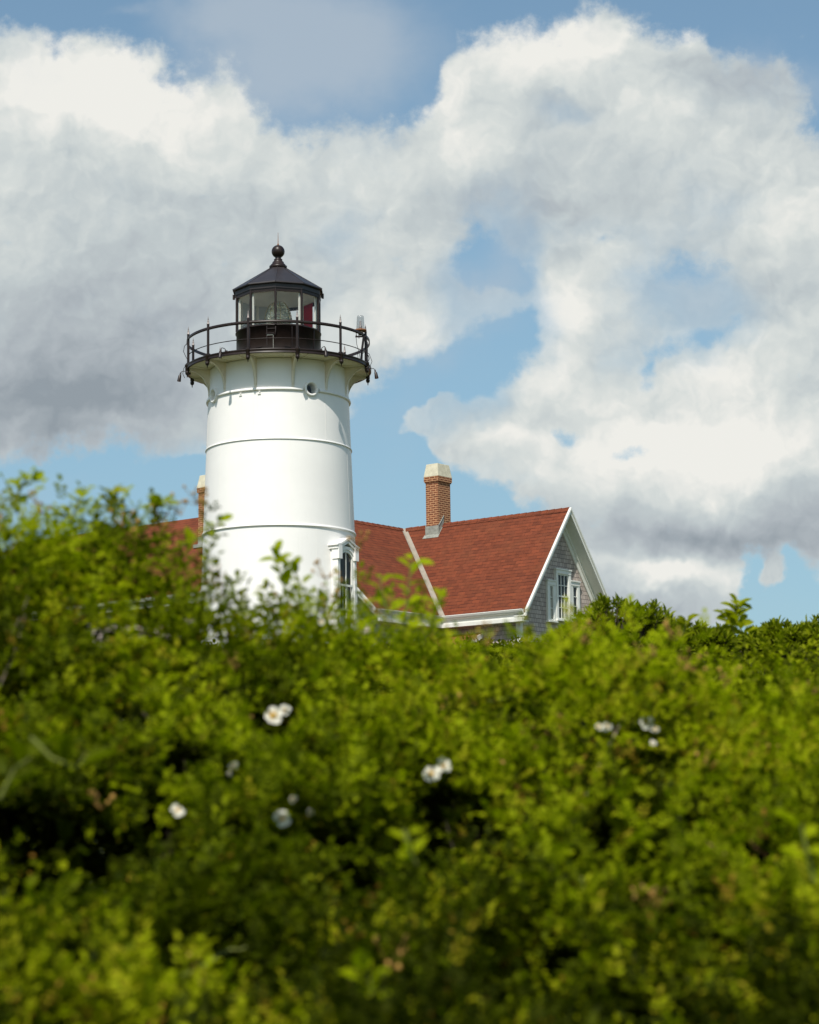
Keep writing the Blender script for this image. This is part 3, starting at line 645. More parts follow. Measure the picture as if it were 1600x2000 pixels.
# lamps fixed round the gallery and the standby beacon on the rail
def flood(a_deg, sgn, label, zoff=0.0):
    a = rad(a_deg); r = 2.86; p = pol(a, r)
    o = empty('flood_lamp', (TX+p.x, TY+p.y, 15.97+zoff), 0, label, 'lamp', 'small flood lamps round the gallery rim')
    q = pol(a, 1); side = Vector((math.cos(a), math.sin(a), 0))*sgn
    b = MB(); b.tube([q*-.12+Vector((0, 0, .0)), q*-.10+Vector((0, 0, .10)), q*.02+Vector((0, 0, .12)), q*.12+Vector((0, 0, .11)), q*.17+Vector((0, 0, .05))], .014, 6)
    b.build('gooseneck_arm', M['black'], o)
    h = MB(); h.tube([q*.17+Vector((0, 0, .06)), q*.185+Vector((0, 0, -.03)), q*.20+Vector((0, 0, -.06)), q*.235+Vector((0, 0, -.28))], [.025, .035, .055, .075], 12)
    h.build('lamp_shade', M['black'], o)
    b = MB(); b.box(-.05, .05, -.05, .05, -.02, .06); bb = b.build('junction_box', M['black'], o); bb.location = q*-.16
    o.scale = (.8, .8, .8); return o
flood(-84, -1, 'black gooseneck lamp hanging off the far left end of the gallery rim', -.2)
flood(-31, 1, 'black gooseneck lamp on the gallery rim left of the lantern drum')
flood(31, 1, 'black gooseneck lamp on the gallery rim just right of the lantern drum')
flood(83, 1, 'black gooseneck lamp hanging off the far right end of the gallery rim', -.2)
def beacon():
    a = rad(70); p = pol(a, 2.72)
    o = empty('standby_beacon', (TX+p.x, TY+p.y, 16.80), 0, 'clear plastic standby beacon on a rusty ring above the right end of the gallery railing', 'beacon')
    k = -.03
    MB().lathe([(.02, .60+k), (.095, .60+k), (.105, .57+k), (.125, .22+k), (.135, .18+k)], 24).build('clear_cover', M['acrylic'], o)
    MB().lathe([(.02, .16+k), (.05, .17+k), (.05, .28+k), (.03, .30+k), (.03, .44+k), (.01, .45+k)], 12).build('inner_lamp', M['silver'], o)
    MB().lathe([(.02, .12+k), (.17, .12+k), (.185, .135+k), (.185, .16+k), (.17, .175+k), (.02, .18+k)], 24).build('flange_ring', M['rust'], o)
    MB().lathe([(.07, -.02), (.075, .08), (.06, .12+k)], 16).build('base_cup', M['concrete'], o)
    b = MB()
    for q in range(4):
        t = q*PI/2+.4; b.tube([(.15*math.cos(t), .15*math.sin(t), .13+k), (.13*math.cos(t), .13*math.sin(t), -.10)], .012, 6)
    b.box(-.16, .16, -.03, .03, -.09, -.05); b.tube([(.10, 0, -.05), (.04, -.05, -.5), (.02, -.05, -.82)], .035, 8)
    b.build('mounting_frame', M['black'], o)
    c = MB()
    c.tube([(.1, 0, -.1), (.2, 0, -.25), (.22, 0, -.4), (.14, 0, -.52), (.06, 0, -.6)], .010, 6)
    c.tube([(.1, 0, -.5), (.26, 0, -.62), (.34, 0, -.85), (.28, 0, -1.0), (.15, 0, -1.05)], .009, 6)
    c.tube([(-.14, 0, -.02), (-.12, 0, -.3), (-.04, 0, -.6), (0, 0, -.95)], .009, 6)
    c.tube([(-.1, 0, -.55), (-.08, 0, -.75), (.05, 0, -.95)], .009, 6)
    c.build('cable', M['black'], o)
beacon()
def cableleft():
    a = rad(-88); p = pol(a, 2.80)
    o = MB()
    o.tube([(0, 0, .55), (-.09, 0, .45), (-.12, 0, .28), (-.05, 0, .12), (.02, 0, 0)], .010, 6)
    o.tube([(-.02, 0, -.12), (-.11, 0, -.25), (-.14, 0, -.42), (-.08, 0, -.55)], .009, 6)
    o = o.build('cable', M['black']); o.location = (TX+p.x, TY+p.y, 16.25)
    tag(o, 'thin black cable looping off the left end of the gallery railing', 'cable')
cableleft()

# ------------------------------------------------------------------ the keeper's house
TH = .665; JX, JY, HR = -.217, 71.1, 11.97
wR, wL, HH, LR, LE = 2.566, 3.513, 3.419, 6.749, 5.834
HE = HR-HH
HK = 1.12                                            # the houses stand well behind the tower, clear of its shadow
def push_back(o):
    p = EYE + (np.array(o.location)-EYE)*HK; o.location = tuple(p); o.scale = (HK, HK, HK)
def build_house():
    Hs = empty('keeper_house', (JX, JY, 0), -TH, 'grey shingled keeper house with a steep red shingle roof and white trimmed gable', 'house')
    push_back(Hs); V = Vector
    def zR(y): return HR-HH*abs(y)/wR
    def zL(x): return HR-HH*abs(x)/wL
    T = .09
    rf = MB()
    back = -3.6
    # right wing slopes
    rf.prism([(0, 0, HR), (wL, -wR, HE), (LR, -wR, HE), (LR, 0, HR)], (0, 0, -T))
    rf.prism([(back, 0, HR), (LR, 0, HR), (LR, wR, HE), (back, wR, HE)], (0, 0, -T))
    # left wing slopes
    rf.prism([(0, 0, HR), (0, -LE, HR), (wL, -LE, HE), (wL, -wR, HE)], (0, 0, -T))
    rf.prism([(0, 0, HR), (-wL, -wR, HE), (-wL, -LE, HE), (0, -LE, HR)], (0, 0, -T))
    rf.prism([(0, 0, HR), (back, 0, HR), (back, -wR, HE), (-wL, -wR, HE)], (0, 0, -T))
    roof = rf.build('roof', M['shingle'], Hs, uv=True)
    rc = MB()                                            # ridge caps
    for i in range(24):
        x = .1+i*LR/24*.985; w = LR/24
        rc.add([(x, -.11, HR-.11*HH/wR+.016), (x+w, -.11, HR-.11*HH/wR+.028), (x+w, 0, HR+.034), (x, 0, HR+.02), (x, .11, HR-.11*HH/wR+.016), (x+w, .11, HR-.11*HH/wR+.028)], [(0, 1, 2, 3), (3, 2, 5, 4)])
    for i in range(21):
        y = -(i)*LE/21; w = LE/21
        rc.add([(.12, y, HR-.12*HH/wL+.016), (0, y, HR+.02), (0, y-w, HR+.034), (.12, y-w, HR-.12*HH/wL+.028), (-.12, y, HR-.12*HH/wL+.016), (-.12, y-w, HR-.12*HH/wL+.028)], [(0, 1, 2, 3), (1, 4, 5, 2)])
    rc.build('ridge_cap', M['shingle'], roof, uv=True)
    # valley flashing: two strips either side of the valley line
    v0 = V((0, 0, HR)); v1 = V((wL, -wR, HE)); vf = MB(); n_ = 14
    nR = V((0, -HH, wR)).normalized(); nL = V((HH, 0, wL)).normalized()
    nR = V((0, -1, wR/HH)).normalized(); nL = V((1, 0, wL/HH)).normalized()
    dR = V((1, 0, 0)); dL = V((0, -1, 0))
    wv = .15
    vf.add([v0+nR*.012, v1+nR*.012, v1+dR*wv+nR*.012, v0+dR*wv+nR*.012], [(0, 1, 2, 3)])
    vf.add([v0+nL*.014, v1+nL*.014, v1+dL*wv*.8+nL*.014, v0+dL*wv*.8+nL*.014], [(3, 2, 1, 0)])
    vf.tube([v0+nR*.02, v1+nR*.02], .018, 6)
    vf.build('valley_flashing', M['valley'], roof)
    # walls
    ov = .40; gx = LR-.42; wy = wR-.30
    wl = MB(); zg = GZ-.75
    zt = zR(wy)-T-.02
    pent = [(gx, -wy, zg), (gx, wy, zg), (gx, wy, zt), (gx, 0, HR-T-.03), (gx, -wy, zt)]
    wl.add(pent, [(0, 1, 2, 3, 4)])
    wl.add([(gx, -wy, zg), (gx, -wy, zt), (back, -wy, zt), (back, -wy, zg)], [(0, 1, 2, 3)])
    wl.add([(gx, wy, zg), (gx, wy, zt), (back, wy, zt), (back, wy, zg)], [(3, 2, 1, 0)])
    wl.add([(back, -wy, zg), (back, wy, zg), (back, wy, zt), (back, 0, HR-T-.03), (back, -wy, zt)], [(4, 3, 2, 1, 0)])
    wx = wL-.30; ly = LE-.42; ztl = zL(wx)-T-.02
    wl.add([(wx, -wy, zg), (wx, -ly, zg), (wx, -ly, ztl), (wx, -wy, ztl)], [(3, 2, 1, 0)])
    wl.add([(-wx, -wy, zg), (-wx, -ly, zg), (-wx, -ly, ztl), (-wx, -wy, ztl)], [(0, 1, 2, 3)])
    wl.add([(-wx, -ly, zg), (wx, -ly, zg), (wx, -ly, ztl), (0, -ly, HR-T-.03), (-wx, -ly, ztl)], [(0, 1, 2, 3, 4)])
    wl.build('wall', M['shakes'], Hs, uv=True)
    # gable trim
    def rake_set(P, w_, zf, name):                       # P(u, v, z): u along the ridge (outwards), v across
        for s_ in (-1, 1):
            # rake board with a stepped moulding, outermost
            def q(v, dz, u): return P(u, s_*v, zf(v)+dz)
            b = MB(); ve = w_+.02
            b.add([q(0, .012, .0), q(ve, .012, .0), q(ve, -.205, .0), q(0, -.205, .0), q(0, .012, .05), q(ve, .012, .05), q(ve, -.205, .05), q(0, -.205, .05)],
                  [(0, 1, 2, 3), (7, 6, 5, 4), (0, 4, 5, 1), (3, 2, 6, 7), (1, 5, 6, 2), (0, 3, 7, 4)])
            b.add([q(0, .012, .05), q(ve, .012, .05), q(ve, -.10, .05), q(0, -.10, .05), q(0, .012, .085), q(ve, .012, .085), q(ve, -.07, .085), q(0, -.07, .085)],
                  [(7, 6, 5, 4), (0, 4, 5, 1), (3, 2, 6, 7), (1, 5, 6, 2)])
            rb = b.build('rake_board', M['trim'], Hs)
            b = MB()                                     # the boarded underside of the overhang
            b.add([q(0, -.15, .0), q(ve, -.15, .0), q(ve, -.15, -.42), q(0, -.15, -.42), q(0, -.19, .0), q(ve, -.19, .0), q(ve, -.19, -.42), q(0, -.19, -.42)], [(0, 1, 2, 3), (7, 6, 5, 4), (1, 5, 6, 2)])
            b.build('rake_soffit', M['trim'], rb)
            b = MB()                                     # frieze on the wall
            b.add([q(0, -.16, -.38), q(w_-.3, -.16, -.38), q(w_-.3, -.52, -.38), q(0, -.52, -.38), q(0, -.52, -.425), q(w_-.3, -.52, -.425)], [(0, 1, 2, 3), (3, 2, 5, 4)])
            b.add([q(0, -.16, -.33), q(w_-.3, -.16, -.33), q(w_-.3, -.30, -.33), q(0, -.30, -.33), q(0, -.30, -.38), q(w_-.3, -.30, -.38)], [(0, 1, 2, 3), (3, 2, 5, 4)])
            b.build('rake_frieze', M['trim'], rb)
    rake_set(lambda u, v, z: V((LR+u, v, z)), wR, lambda v: HR-HH*v/wR, 'right')
    rake_set(lambda u, v, z: V((v, -LE-u, z)), wL, lambda v: HR-HH*v/wL, 'left')
    # eaves: gutter, fascia, lower board, soffit
    def eave(p0, p1, out, inx):
        p0, p1, out = V(p0), V(p1), V(out); d = (p1-p0).normalized(); L_ = (p1-p0).length; c = (p0+p1)/2; up = V((0, 0, 1))
        g = MB()
        prof = [(0, -.005), (.115, -.005), (.125, -.02), (.115, -.04), (.10, -.075), (.055, -.13), (0, -.13)]
        vs = [p0+out*a_+up*b_ for a_, b_ in prof]; g.prism(vs, d*L_)
        gt = g.build('gutter', M['trim'], Hs)
        b = MB(); b.obox(c+out*-.02+up*-.20, d, out, up, L_/2, .015, .10); b.obox(c+out*.02+up*-.325, d, out, up, L_/2-.02, .055, .055)
        b.obox(c+out*-.16+up*-.36, d, out, up, L_/2-.02, .14, .015); b.build('fascia', M['trim'], gt)
    eave((wL, -wR, HE), (LR-.05, -wR, HE), (0, -1, 0), 0)
    eave((wL, -wR, HE), (wL, -LE+.05, HE), (1, 0, 0), 0)
    # corner boards
    cb = MB()
    cb.box(gx-.14, gx+.03, -wy-.03, -wy+.002, zg, HE-.35); cb.box(gx, gx+.03, -wy-.0, -wy+.12, zg, HE-.30)
    cb.build('corner_board', M['trim'], Hs)
    cb = MB(); cb.box(wx-.12, wx+.03, -ly-.03, -ly+.002, zg, HE-.35); cb.box(wx, wx+.03, -ly, -ly+.12, zg, HE-.35); cb.build('corner_board', M['trim'], Hs)
    # gable windows
    def window(y0, y1, z0, z1, cols, rows, depth, curtain):
        cw = .115; X = gx
        b = MB(); b.box(X, X+depth, y0, y0+cw, z0, z1-.12); b.box(X, X+depth, y1-cw, y1, z0, z1-.12); b.box(X, X+depth+.01, y0, y1, z1-.12, z1)
        b.box(X, X+depth+.035, y0-.02, y1+.02, z1, z1+.045); b.box(X, X+depth+.05, y0-.03, y1+.03, z0-.055, z0)
        w = b.build('window', M['trim'], Hs, bevel=.004)
        s = MB(); a0, a1 = y0+cw, y1-cw; t = .04; c0, c1 = z0, z1-.12; mid = (c0+c1)/2+.02
        s.box(X+.02, X+.06, a0, a0+t, c0, c1); s.box(X+.02, X+.06, a1-t, a1, c0, c1); s.box(X+.02, X+.06, a0+t, a1-t, c0, c0+t*1.3); s.box(X+.02, X+.06, a0+t, a1-t, c1-t, c1)
        if cols > 1: s.box(X+.02, X+.065, a0+t, a1-t, mid-.03, mid+.02)
        for i in range(1, cols): yy = a0+t+(a1-a0-2*t)*i/cols; s.box(X+.025, X+.05, yy-.011, yy+.011, c0+t, c1-t)
        halves = [(c0+t*1.3, mid-.03), (mid+.02, c1-t)] if cols > 1 else [(c0+t*1.3, c1-t)]
        for h0, h1 in halves:
            nr_ = rows
            for j in range(1, nr_): zz = h0+(h1-h0)*j/nr_; s.box(X+.026, X+.049, a0+t, a1-t, zz-.011, zz+.011)
        s.build('sash', M['trim'], w)
        MB().add([(X+.035, a0+t, c0), (X+.035, a1-t, c0), (X+.035, a1-t, c1), (X+.035, a0+t, c1)], [(0, 1, 2, 3)]).build('pane', M['glass'], w)
        MB().add([(X+.006, a0+t*.5, c0), (X+.006, a1-t*.5, c0), (X+.006, a1-t*.5, c1), (X+.006, a0+t*.5, c1)], [(0, 1, 2, 3)]).build('dark_interior', M['room'], w)
        if curtain:
            cu = MB()
            for (u0, u1, q1) in curtain:
                n = 8
                for i in range(n):
                    ya = a0+t+(a1-a0-2*t)*(u0+(u1-u0)*i/n); yb = a0+t+(a1-a0-2*t)*(u0+(u1-u0)*(i+1)/n); xo = .012+.010*(i % 2)
                    cu.add([(X+xo, ya, c0+.05), (X+.012+.010*((i+1) % 2), yb, c0+.05), (X+.012+.010*((i+1) % 2), yb, c0+(c1-c0)*q1), (X+xo, ya, c0+(c1-c0)*q1)], [(0, 1, 2, 3)])
            cu.build('curtain', M['curtain'], w)
    window(-.345, .50, 8.42, 10.0, 3, 2, .09, [(.55, 1.0, .47), (0, .14, .9)])
    window(-.815, -.345-.002, 8.35, 9.60, 1, 3, .07, [(.4, .9, 1.0)])
    window(.502, 1.02, 8.55, 9.68, 1, 3, .07, [(0, .45, 1.0)])
    # chimney on the ridge
    cx0, cx1, cy0, cy1 = 1.196, 1.711, -.277, .40
    ch = MB(); ch.box(cx0, cx1, cy0, cy1, 11.2, 13.36); ch.box(cx0-.025, cx1+.025, cy0-.025, cy1+.025, 13.36, 13.40); ch.box(cx0-.045, cx1+.045, cy0-.045, cy1+.045, 13.40, 13.56)
    chim = ch.build('chimney', M['brick'], Hs, uv=True)
    cp = MB(); e0, e1 = .05, -.0
    lo = [(cx0-e0, cy0-e0, 13.563), (cx1+e0, cy0-e0, 13.563), (cx1+e0, cy1+e0, 13.563), (cx0-e0, cy1+e0, 13.563)]
    hi = [(cx0+.02, cy0+.02, 14.0), (cx1-.02, cy0+.02, 14.0), (cx1-.02, cy1-.02, 14.0), (cx0+.02, cy1-.02, 14.0)]
    cp.add(lo+hi, [(0, 1, 5, 4), (1, 2, 6, 5), (2, 3, 7, 6), (3, 0, 4, 7), (4, 5, 6, 7), (3, 2, 1, 0)])
    cp.build('chimney_cap', M['concrete'], chim, bevel=.008)
    fl = MB(); zf = lambda y: HR-HH*abs(y)/wR
    fl.box(cx0-.012, cx1+.012, cy0-.014, cy0-.002, zf(cy0)-.02, zf(cy0)+.30)
    fl.add([(cx1+.013, cy0-.014, zf(cy0)), (cx1+.013, 0, HR), (cx1+.013, 0.0, HR+.26), (cx1+.013, cy0-.014, zf(cy0)+.27)], [(0, 1, 2, 3)])
    fl.add([(cx1+.013, cy0-.014, zf(cy0)+.01), (cx1+.013, 0, HR+.01), (cx1+.04, 0, HR+.012), (cx1+.04, cy0-.014, zf(cy0)+.012)], [(0, 3, 2, 1)])
    fl.add([(cx0-.10, cy0-.10, zf(cy0-.10)+.02), (cx1+.05, cy0-.10, zf(cy0-.10)+.02), (cx1+.05, cy0-.01, zf(cy0-.01)+.03), (cx0-.06, cy0-.01, zf(cy0-.01)+.03)], [(0, 1, 2, 3)])
    fl.tube([(cx0-.01, cy0-.02, zf(cy0)), (cx0-.01, cy0-.02, zf(cy0)+.32)], .016, 6); fl.tube([(cx1+.012, cy0-.02, zf(cy0)), (cx1+.012, cy0-.02, zf(cy0)+.32)], .016, 6)
    fl.tube([(cx1+.016, cy0-.014, zf(cy0)+.28), (cx1+.016, 0, HR+.28)], .014, 6)
    fl.build('chimney_flashing', M['lead'], chim)
    # lean-to porch roof below the front wall
    pr = MB(); y0_, y1_ = -wy-.02, -wy-1.6; z0_, z1_ = 7.95, 7.25
    pr.prism([(1.2, y0_, z0_), (1.2, y1_, z1_), (4.9, y1_, z1_), (4.9, y0_, z0_)], (0, 0, -.08)); p = pr.build('porch_roof', M['shingle'], Hs, uv=True)
    pr = MB(); pr.box(1.2, 4.9, y1_-.04, y1_, z1_-.16, z1_-.0); pr.prism([(4.9, y0_, z0_+.01), (4.9, y1_-.04, z1_+.01), (4.9, y1_-.04, z1_-.15), (4.9, y0_, z0_-.15)], (.04, 0, 0)); pr.build('porch_fascia', M['trim'], p)
    pr = MB()
    for x in (1.4, 3.0, 4.7): pr.box(x-.06, x+.06, y1_+.05, y1_+.17, GZ-.75, z1_-.1)
    pr.build('porch_post', M['trim'], p)
build_house()

def build_left_house():
    # second house seen left of the tower: its long front roof slope and a chimney
    K = at(386, 1003, 74); R0 = at(385, 1011, 75.2)
    Hs = empty('assistant_keeper_house', (R0[0], R0[1], 0), -TH, 'red roofed house with brick chimney, half hidden by leaves left of the tower', 'house')
    push_back(Hs); h = R0[2]; w_, hh = 3.2, 3.2; x0, x1 = -9.5, 3.2
    def z(y): return h-hh*abs(y)/w_
    rf = MB()
    rf.prism([(x0, 0, h), (x0, -w_, h-hh), (x1, -w_, h-hh), (x1, 0, h)], (0, 0, -.09)); rf.prism([(x0, 0, h), (x1, 0, h), (x1, w_, h-hh), (x0, w_, h-hh)], (0, 0, -.09))
    rf.build('roof', M['shingle'], Hs, uv=True)
    wl = MB(); wy = w_-.3; zt = h-hh*wy/w_-.1; zg = GZ-.75
    wl.add([(x1-.4, -wy, zg), (x1-.4, wy, zg), (x1-.4, wy, zt), (x1-.4, 0, h-.1), (x1-.4, -wy, zt)], [(0, 1, 2, 3, 4)])
    wl.add([(x0+.4, -wy, zg), (x0+.4, wy, zg), (x0+.4, wy, zt), (x0+.4, 0, h-.1), (x0+.4, -wy, zt)], [(4, 3, 2, 1, 0)])
    wl.add([(x0+.4, -wy, zg), (x1-.4, -wy, zg), (x1-.4, -wy, zt), (x0+.4, -wy, zt)], [(0, 1, 2, 3)]); wl.add([(x0+.4, wy, zg), (x1-.4, wy, zg), (x1-.4, wy, zt), (x0+.4, wy, zt)], [(3, 2, 1, 0)])
    wl.build('wall', M['shakes'], Hs, uv=True)
    g = MB(); g.box(x0, x1, -w_-.12, -w_, h-hh-.14, h-hh-.01); g.box(x0, x1, -w_, -w_+.03, h-hh-.36, h-hh-.14); g.build('gutter', M['trim'], Hs)
    for xx, s_ in ((x1, 1), (x0-.05, -1)):
        b = MB()
        for sg in (-1, 1): b.prism([(xx, 0, h+.01), (xx, sg*w_, h-hh+.01), (xx, sg*w_, h-hh-.25), (xx, 0, h-.25)], (.05, 0, 0))
        b.build('rake_board', M['trim'], Hs)
    # chimney stands on the front slope
    ca, sa = math.cos(TH), math.sin(TH)
    dx, dy = K[0]-R0[0], K[1]-R0[1]
    lx = 1.27; c0, c1, d0, d1 = lx, lx+.56, -1.25, -.62
    top = h+1.22
    ch = MB(); ch.box(c0, c1, d0, d1, h-2.0, top-.62); ch.box(c0-.04, c1+.04, d0-.04, d1+.04, top-.62, top-.46)
    chim = ch.build('chimney', M['brick'], Hs, uv=True)
    lo = [(c0-.05, d0-.05, top-.458), (c1+.05, d0-.05, top-.458), (c1+.05, d1+.05, top-.458), (c0-.05, d1+.05, top-.458)]; hi = [(c0+.03, d0+.03, top), (c1-.03, d0+.03, top), (c1-.03, d1-.03, top), (c0+.03, d1-.03, top)]
    MB().add(lo+hi, [(0, 1, 5, 4), (1, 2, 6, 5), (2, 3, 7, 6), (3, 0, 4, 7), (4, 5, 6, 7), (3, 2, 1, 0)]).build('chimney_cap', M['concrete'], chim, bevel=.008)
    f = MB(); f.box(c0-.012, c1+.012, d0-.014, d0-.002, z(d0)-.02, z(d0)+.28); f.box(c0-.12, c1+.1, d0-.15, d0-.01, z(d0)-.10, z(d0)+.02); f.build('chimney_flashing', M['lead'], chim)
build_left_house()

# ------------------------------------------------------------------ vegetation
def vnoise(p, seed=0):
    """smooth value noise, p (n,3) -> (n,) in -1..1"""
    p = np.asarray(p, float); i = np.floor(p).astype(np.int64); f = p-i; f = f*f*(3-2*f); r = 0
    for dx in (0, 1):
        for dy in (0, 1):
            for dz in (0, 1):
                h = ((i[:, 0]+dx)*374761393+(i[:, 1]+dy)*668265263+(i[:, 2]+dz)*2147483647+seed*974711) & 0xffffffff
                h = ((h ^ (h >> 13))*1274126177) & 0xffffffff; h = (h ^ (h >> 16))/0xffffffff*2-1
                r = r+h*(f[:, 0] if dx else 1-f[:, 0])*(f[:, 1] if dy else 1-f[:, 1])*(f[:, 2] if dz else 1-f[:, 2])
    return r
def unit(v): return v/np.maximum(np.linalg.norm(v, axis=-1, keepdims=True), 1e-9)
def leaf_mesh(name, mat, parent, P, D, Nn, L, W, tone, fold=.25):
    """leaves: base P, direction D, normal Nn, length L, width W, tone per leaf"""
    P, D, Nn = np.asarray(P), unit(np.asarray(D)), np.asarray(Nn); S = unit(np.cross(D, Nn)); Nn = np.cross(S, D)
    L = np.broadcast_to(L, (len(P),))[:, None]; W = np.broadcast_to(W, (len(P),))[:, None]
    up = Nn*W*fold
    v = np.stack([P, P+D*L*.32+S*W*.46+up, P+D*L*.72+S*W*.38+up*.8-Nn*L*.03, P+D*L-Nn*L*.10, P+D*L*.72-S*W*.38+up*.8-Nn*L*.03, P+D*L*.32-S*W*.46+up], 1)
    n = len(P); base = (np.arange(n)*6)[:, None]
    loops = np.concatenate([base+np.array([0, 1, 2, 3]), base+np.array([0, 3, 4, 5])], 1).reshape(-1)
    me = bpy.data.meshes.new(name); me.vertices.add(n*6); me.vertices.foreach_set('co', v.reshape(-1).astype(np.float32))
    me.loops.add(n*8); me.loops.foreach_set('vertex_index', loops.astype(np.int32))
    me.polygons.add(n*2); me.polygons.foreach_set('loop_start', (np.arange(n*2)*4).astype(np.int32))
    a = me.attributes.new('tone', 'FLOAT', 'POINT'); a.data.foreach_set('value', np.repeat(np.broadcast_to(tone, (n,)), 6).astype(np.float32))
    me.update(calc_edges=True); me.validate(); me.materials.append(mat)
    o = bpy.data.objects.new(name, me); COL.objects.link(o); o.parent = parent
    return o

def t_of(px, py): d = ray(px, py); return d[0]/d[1], d[2]/d[1]
def profile(pts):
    uv = [t_of(*p) for p in pts]; return np.array([p[0] for p in uv]), np.array([p[1] for p in uv])
NEAR_U, NEAR_T = profile([(-900, 1010), (-300, 950), (-60, 940), (0, 940), (30, 930), (60, 945), (75, 985), (130, 1015), (170, 1000), (210, 985), (280, 1000), (315, 1030), (340, 1070), (370, 1090), (400, 1110), (440, 1125), (500, 1140), (560, 1150), (600, 1165),
    (640, 1185), (700, 1180), (740, 1200), (800, 1205), (860, 1210), (890, 1250), (930, 1285), (1000, 1285), (1060, 1280), (1130, 1265), (1190, 1240), (1240, 1260), (1300, 1300), (1400, 1320), (1500, 1340), (1600, 1345), (1900, 1330), (2600, 1300)])
DR_U = np.array([t_of(x, 1000)[0] for x in (-300, 60, 300, 560, 800, 930, 1200, 1600, 2200)]); DR_D = np.array([4.1, 4.2, 4.3, 4.5, 4.6, 4.2, 4.1, 4.3, 4.4])
def near_z(x, y, clump=True):
    x = np.asarray(x, float); y = np.asarray(y, float); u = x/np.maximum(y, .5)
    tt = np.interp(u, NEAR_U, NEAR_T); dr = np.interp(u, DR_U, DR_D); d0, t0 = 2.15, -.125
    k = np.clip((y-d0)/(dr-d0), 0, 1); t = t0+(tt-t0)*k**.85
    z = 1.6+t*np.minimum(y, dr) - np.interp(u, [-.19, -.174, -.12, -.09, -.06, .0, .02, .05, .06], [.085, .135, .125, .095, .078, .075, .090, .092, .085])
    z = z-np.clip(y-dr, 0, 9)*.30-np.clip(d0-y, 0, 3)*.9
    if clump:
        p = np.stack([x*4.2, y*3.4, z*0], -1).reshape(-1, 3)
        amp = .045+.11*(1-k)
        z = z+(vnoise(p, 3)*amp.reshape(-1)+vnoise(p*2.3+5, 4)*amp.reshape(-1)*.45).reshape(z.shape)-amp*.5
    return z
MID_U, MID_T = profile([(400, 1290), (850, 1300), (900, 1300), (930, 1285), (1000, 1268), (1060, 1258), (1100, 1256), (1200, 1252), (1300, 1250), (1390, 1250), (1440, 1232), (1480, 1245), (1560, 1248), (1600, 1240), (1900, 1225), (2600, 1225)])
def mid_z(x, y, clump=True):
    x = np.asarray(x, float); y = np.asarray(y, float); u = x/np.maximum(y, .5)
    tt = np.interp(u, MID_U, MID_T); dr = 8.6; k = np.clip((y-5.0)/(dr-5.0), 0, 1); t = .045+(tt-.045)*k
    z = 1.6+t*np.minimum(y, dr)-.235-np.clip(y-dr, 0, 9)*.3
    if clump:
        p = np.stack([x*2.2, y*2.0, z*0], -1).reshape(-1, 3); z = z+(vnoise(p, 13)*.09+vnoise(p*2.4, 14)*.05).reshape(z.shape)-.04
    return z

def sprigs(base, axis, scale, tone, rng, nleaf=6, pairs=3, leaflen=.0200, aspect=.60):
    """compound rose leaves set round short shoots -> arrays for leaf_mesh"""
    n = len(base); axis = unit(axis); P = []; D = []; Nn = []; L = []; W = []; T = []
    ref = unit(np.cross(axis, rng.normal(size=(n, 3)))); ref2 = np.cross(axis, ref)
    Ls = (.10+.10*rng.random(n))[:, None]*scale[:, None]
    phi0 = rng.random(n)*6.28
    for j in range(nleaf):
        ph = (phi0+j*2.4)[:, None]; rd = ref*np.cos(ph)+ref2*np.sin(ph)
        org = base+axis*Ls*((j+.5)/nleaf)
        ra = unit(rd*(.95-.35*j/nleaf)+axis*(.35+.5*j/nleaf)+np.array([0, 0, .12])+rng.normal(size=(n, 3))*.18)
        rl = (.055+.03*rng.random(n))[:, None]*scale[:, None]*(1-.35*abs(j/nleaf-.4))
        nm = unit(axis*.5+np.array([0, 0, .75])+rng.normal(size=(n, 3))*.30)
        sd = unit(np.cross(ra, nm)); nm = np.cross(sd, ra)
        for q in range(pairs):
            for s_ in (-1, 1):
                P.append(org+ra*rl*(.28+.55*q/pairs)+sd*.001*s_); D.append(ra*.55+sd*s_*.85+rng.normal(size=(n, 3))*.12); Nn.append(nm+rng.normal(size=(n, 3))*.22)
                l = leaflen*scale*(.75+.35*rng.random(n))*(.8+.25*q/pairs); L.append(l); W.append(l*aspect); T.append(tone+rng.random(n)*.25*(j/nleaf))
        P.append(org+ra*rl*.9); D.append(ra+rng.normal(size=(n, 3))*.10); Nn.append(nm+rng.normal(size=(n, 3))*.2)
        l = leaflen*scale*(1.0+.3*rng.random(n)); L.append(l); W.append(l*aspect); T.append(tone+rng.random(n)*.25*(j/nleaf))
    return [np.concatenate(a) for a in (P, D, Nn)]+[np.concatenate(a) for a in (L, W, T)]
def join(parts): return [np.concatenate([p[i] for p in parts]) for i in range(6)]
def grad_normal(fz, x, y, e=.05):
    return unit(np.stack([-(fz(x+e, y)-fz(x-e, y))/(2*e), -(fz(x, y+e)-fz(x, y-e))/(2*e), np.ones_like(x)], -1))
def hit(px, py, fz=near_z, d0=1.9, d1=6.0):
    d = ray(px, py); ys = np.arange(d0, d1, .01); pts = EYE[None]+d[None]*(ys/d[1])[:, None]
    z = fz(pts[:, 0], pts[:, 1]); i = np.argmax(pts[:, 2] < z)
    if not (pts[:, 2] < z).any(): i = np.argmin(np.abs(pts[:, 2]-z))
    return pts[i]

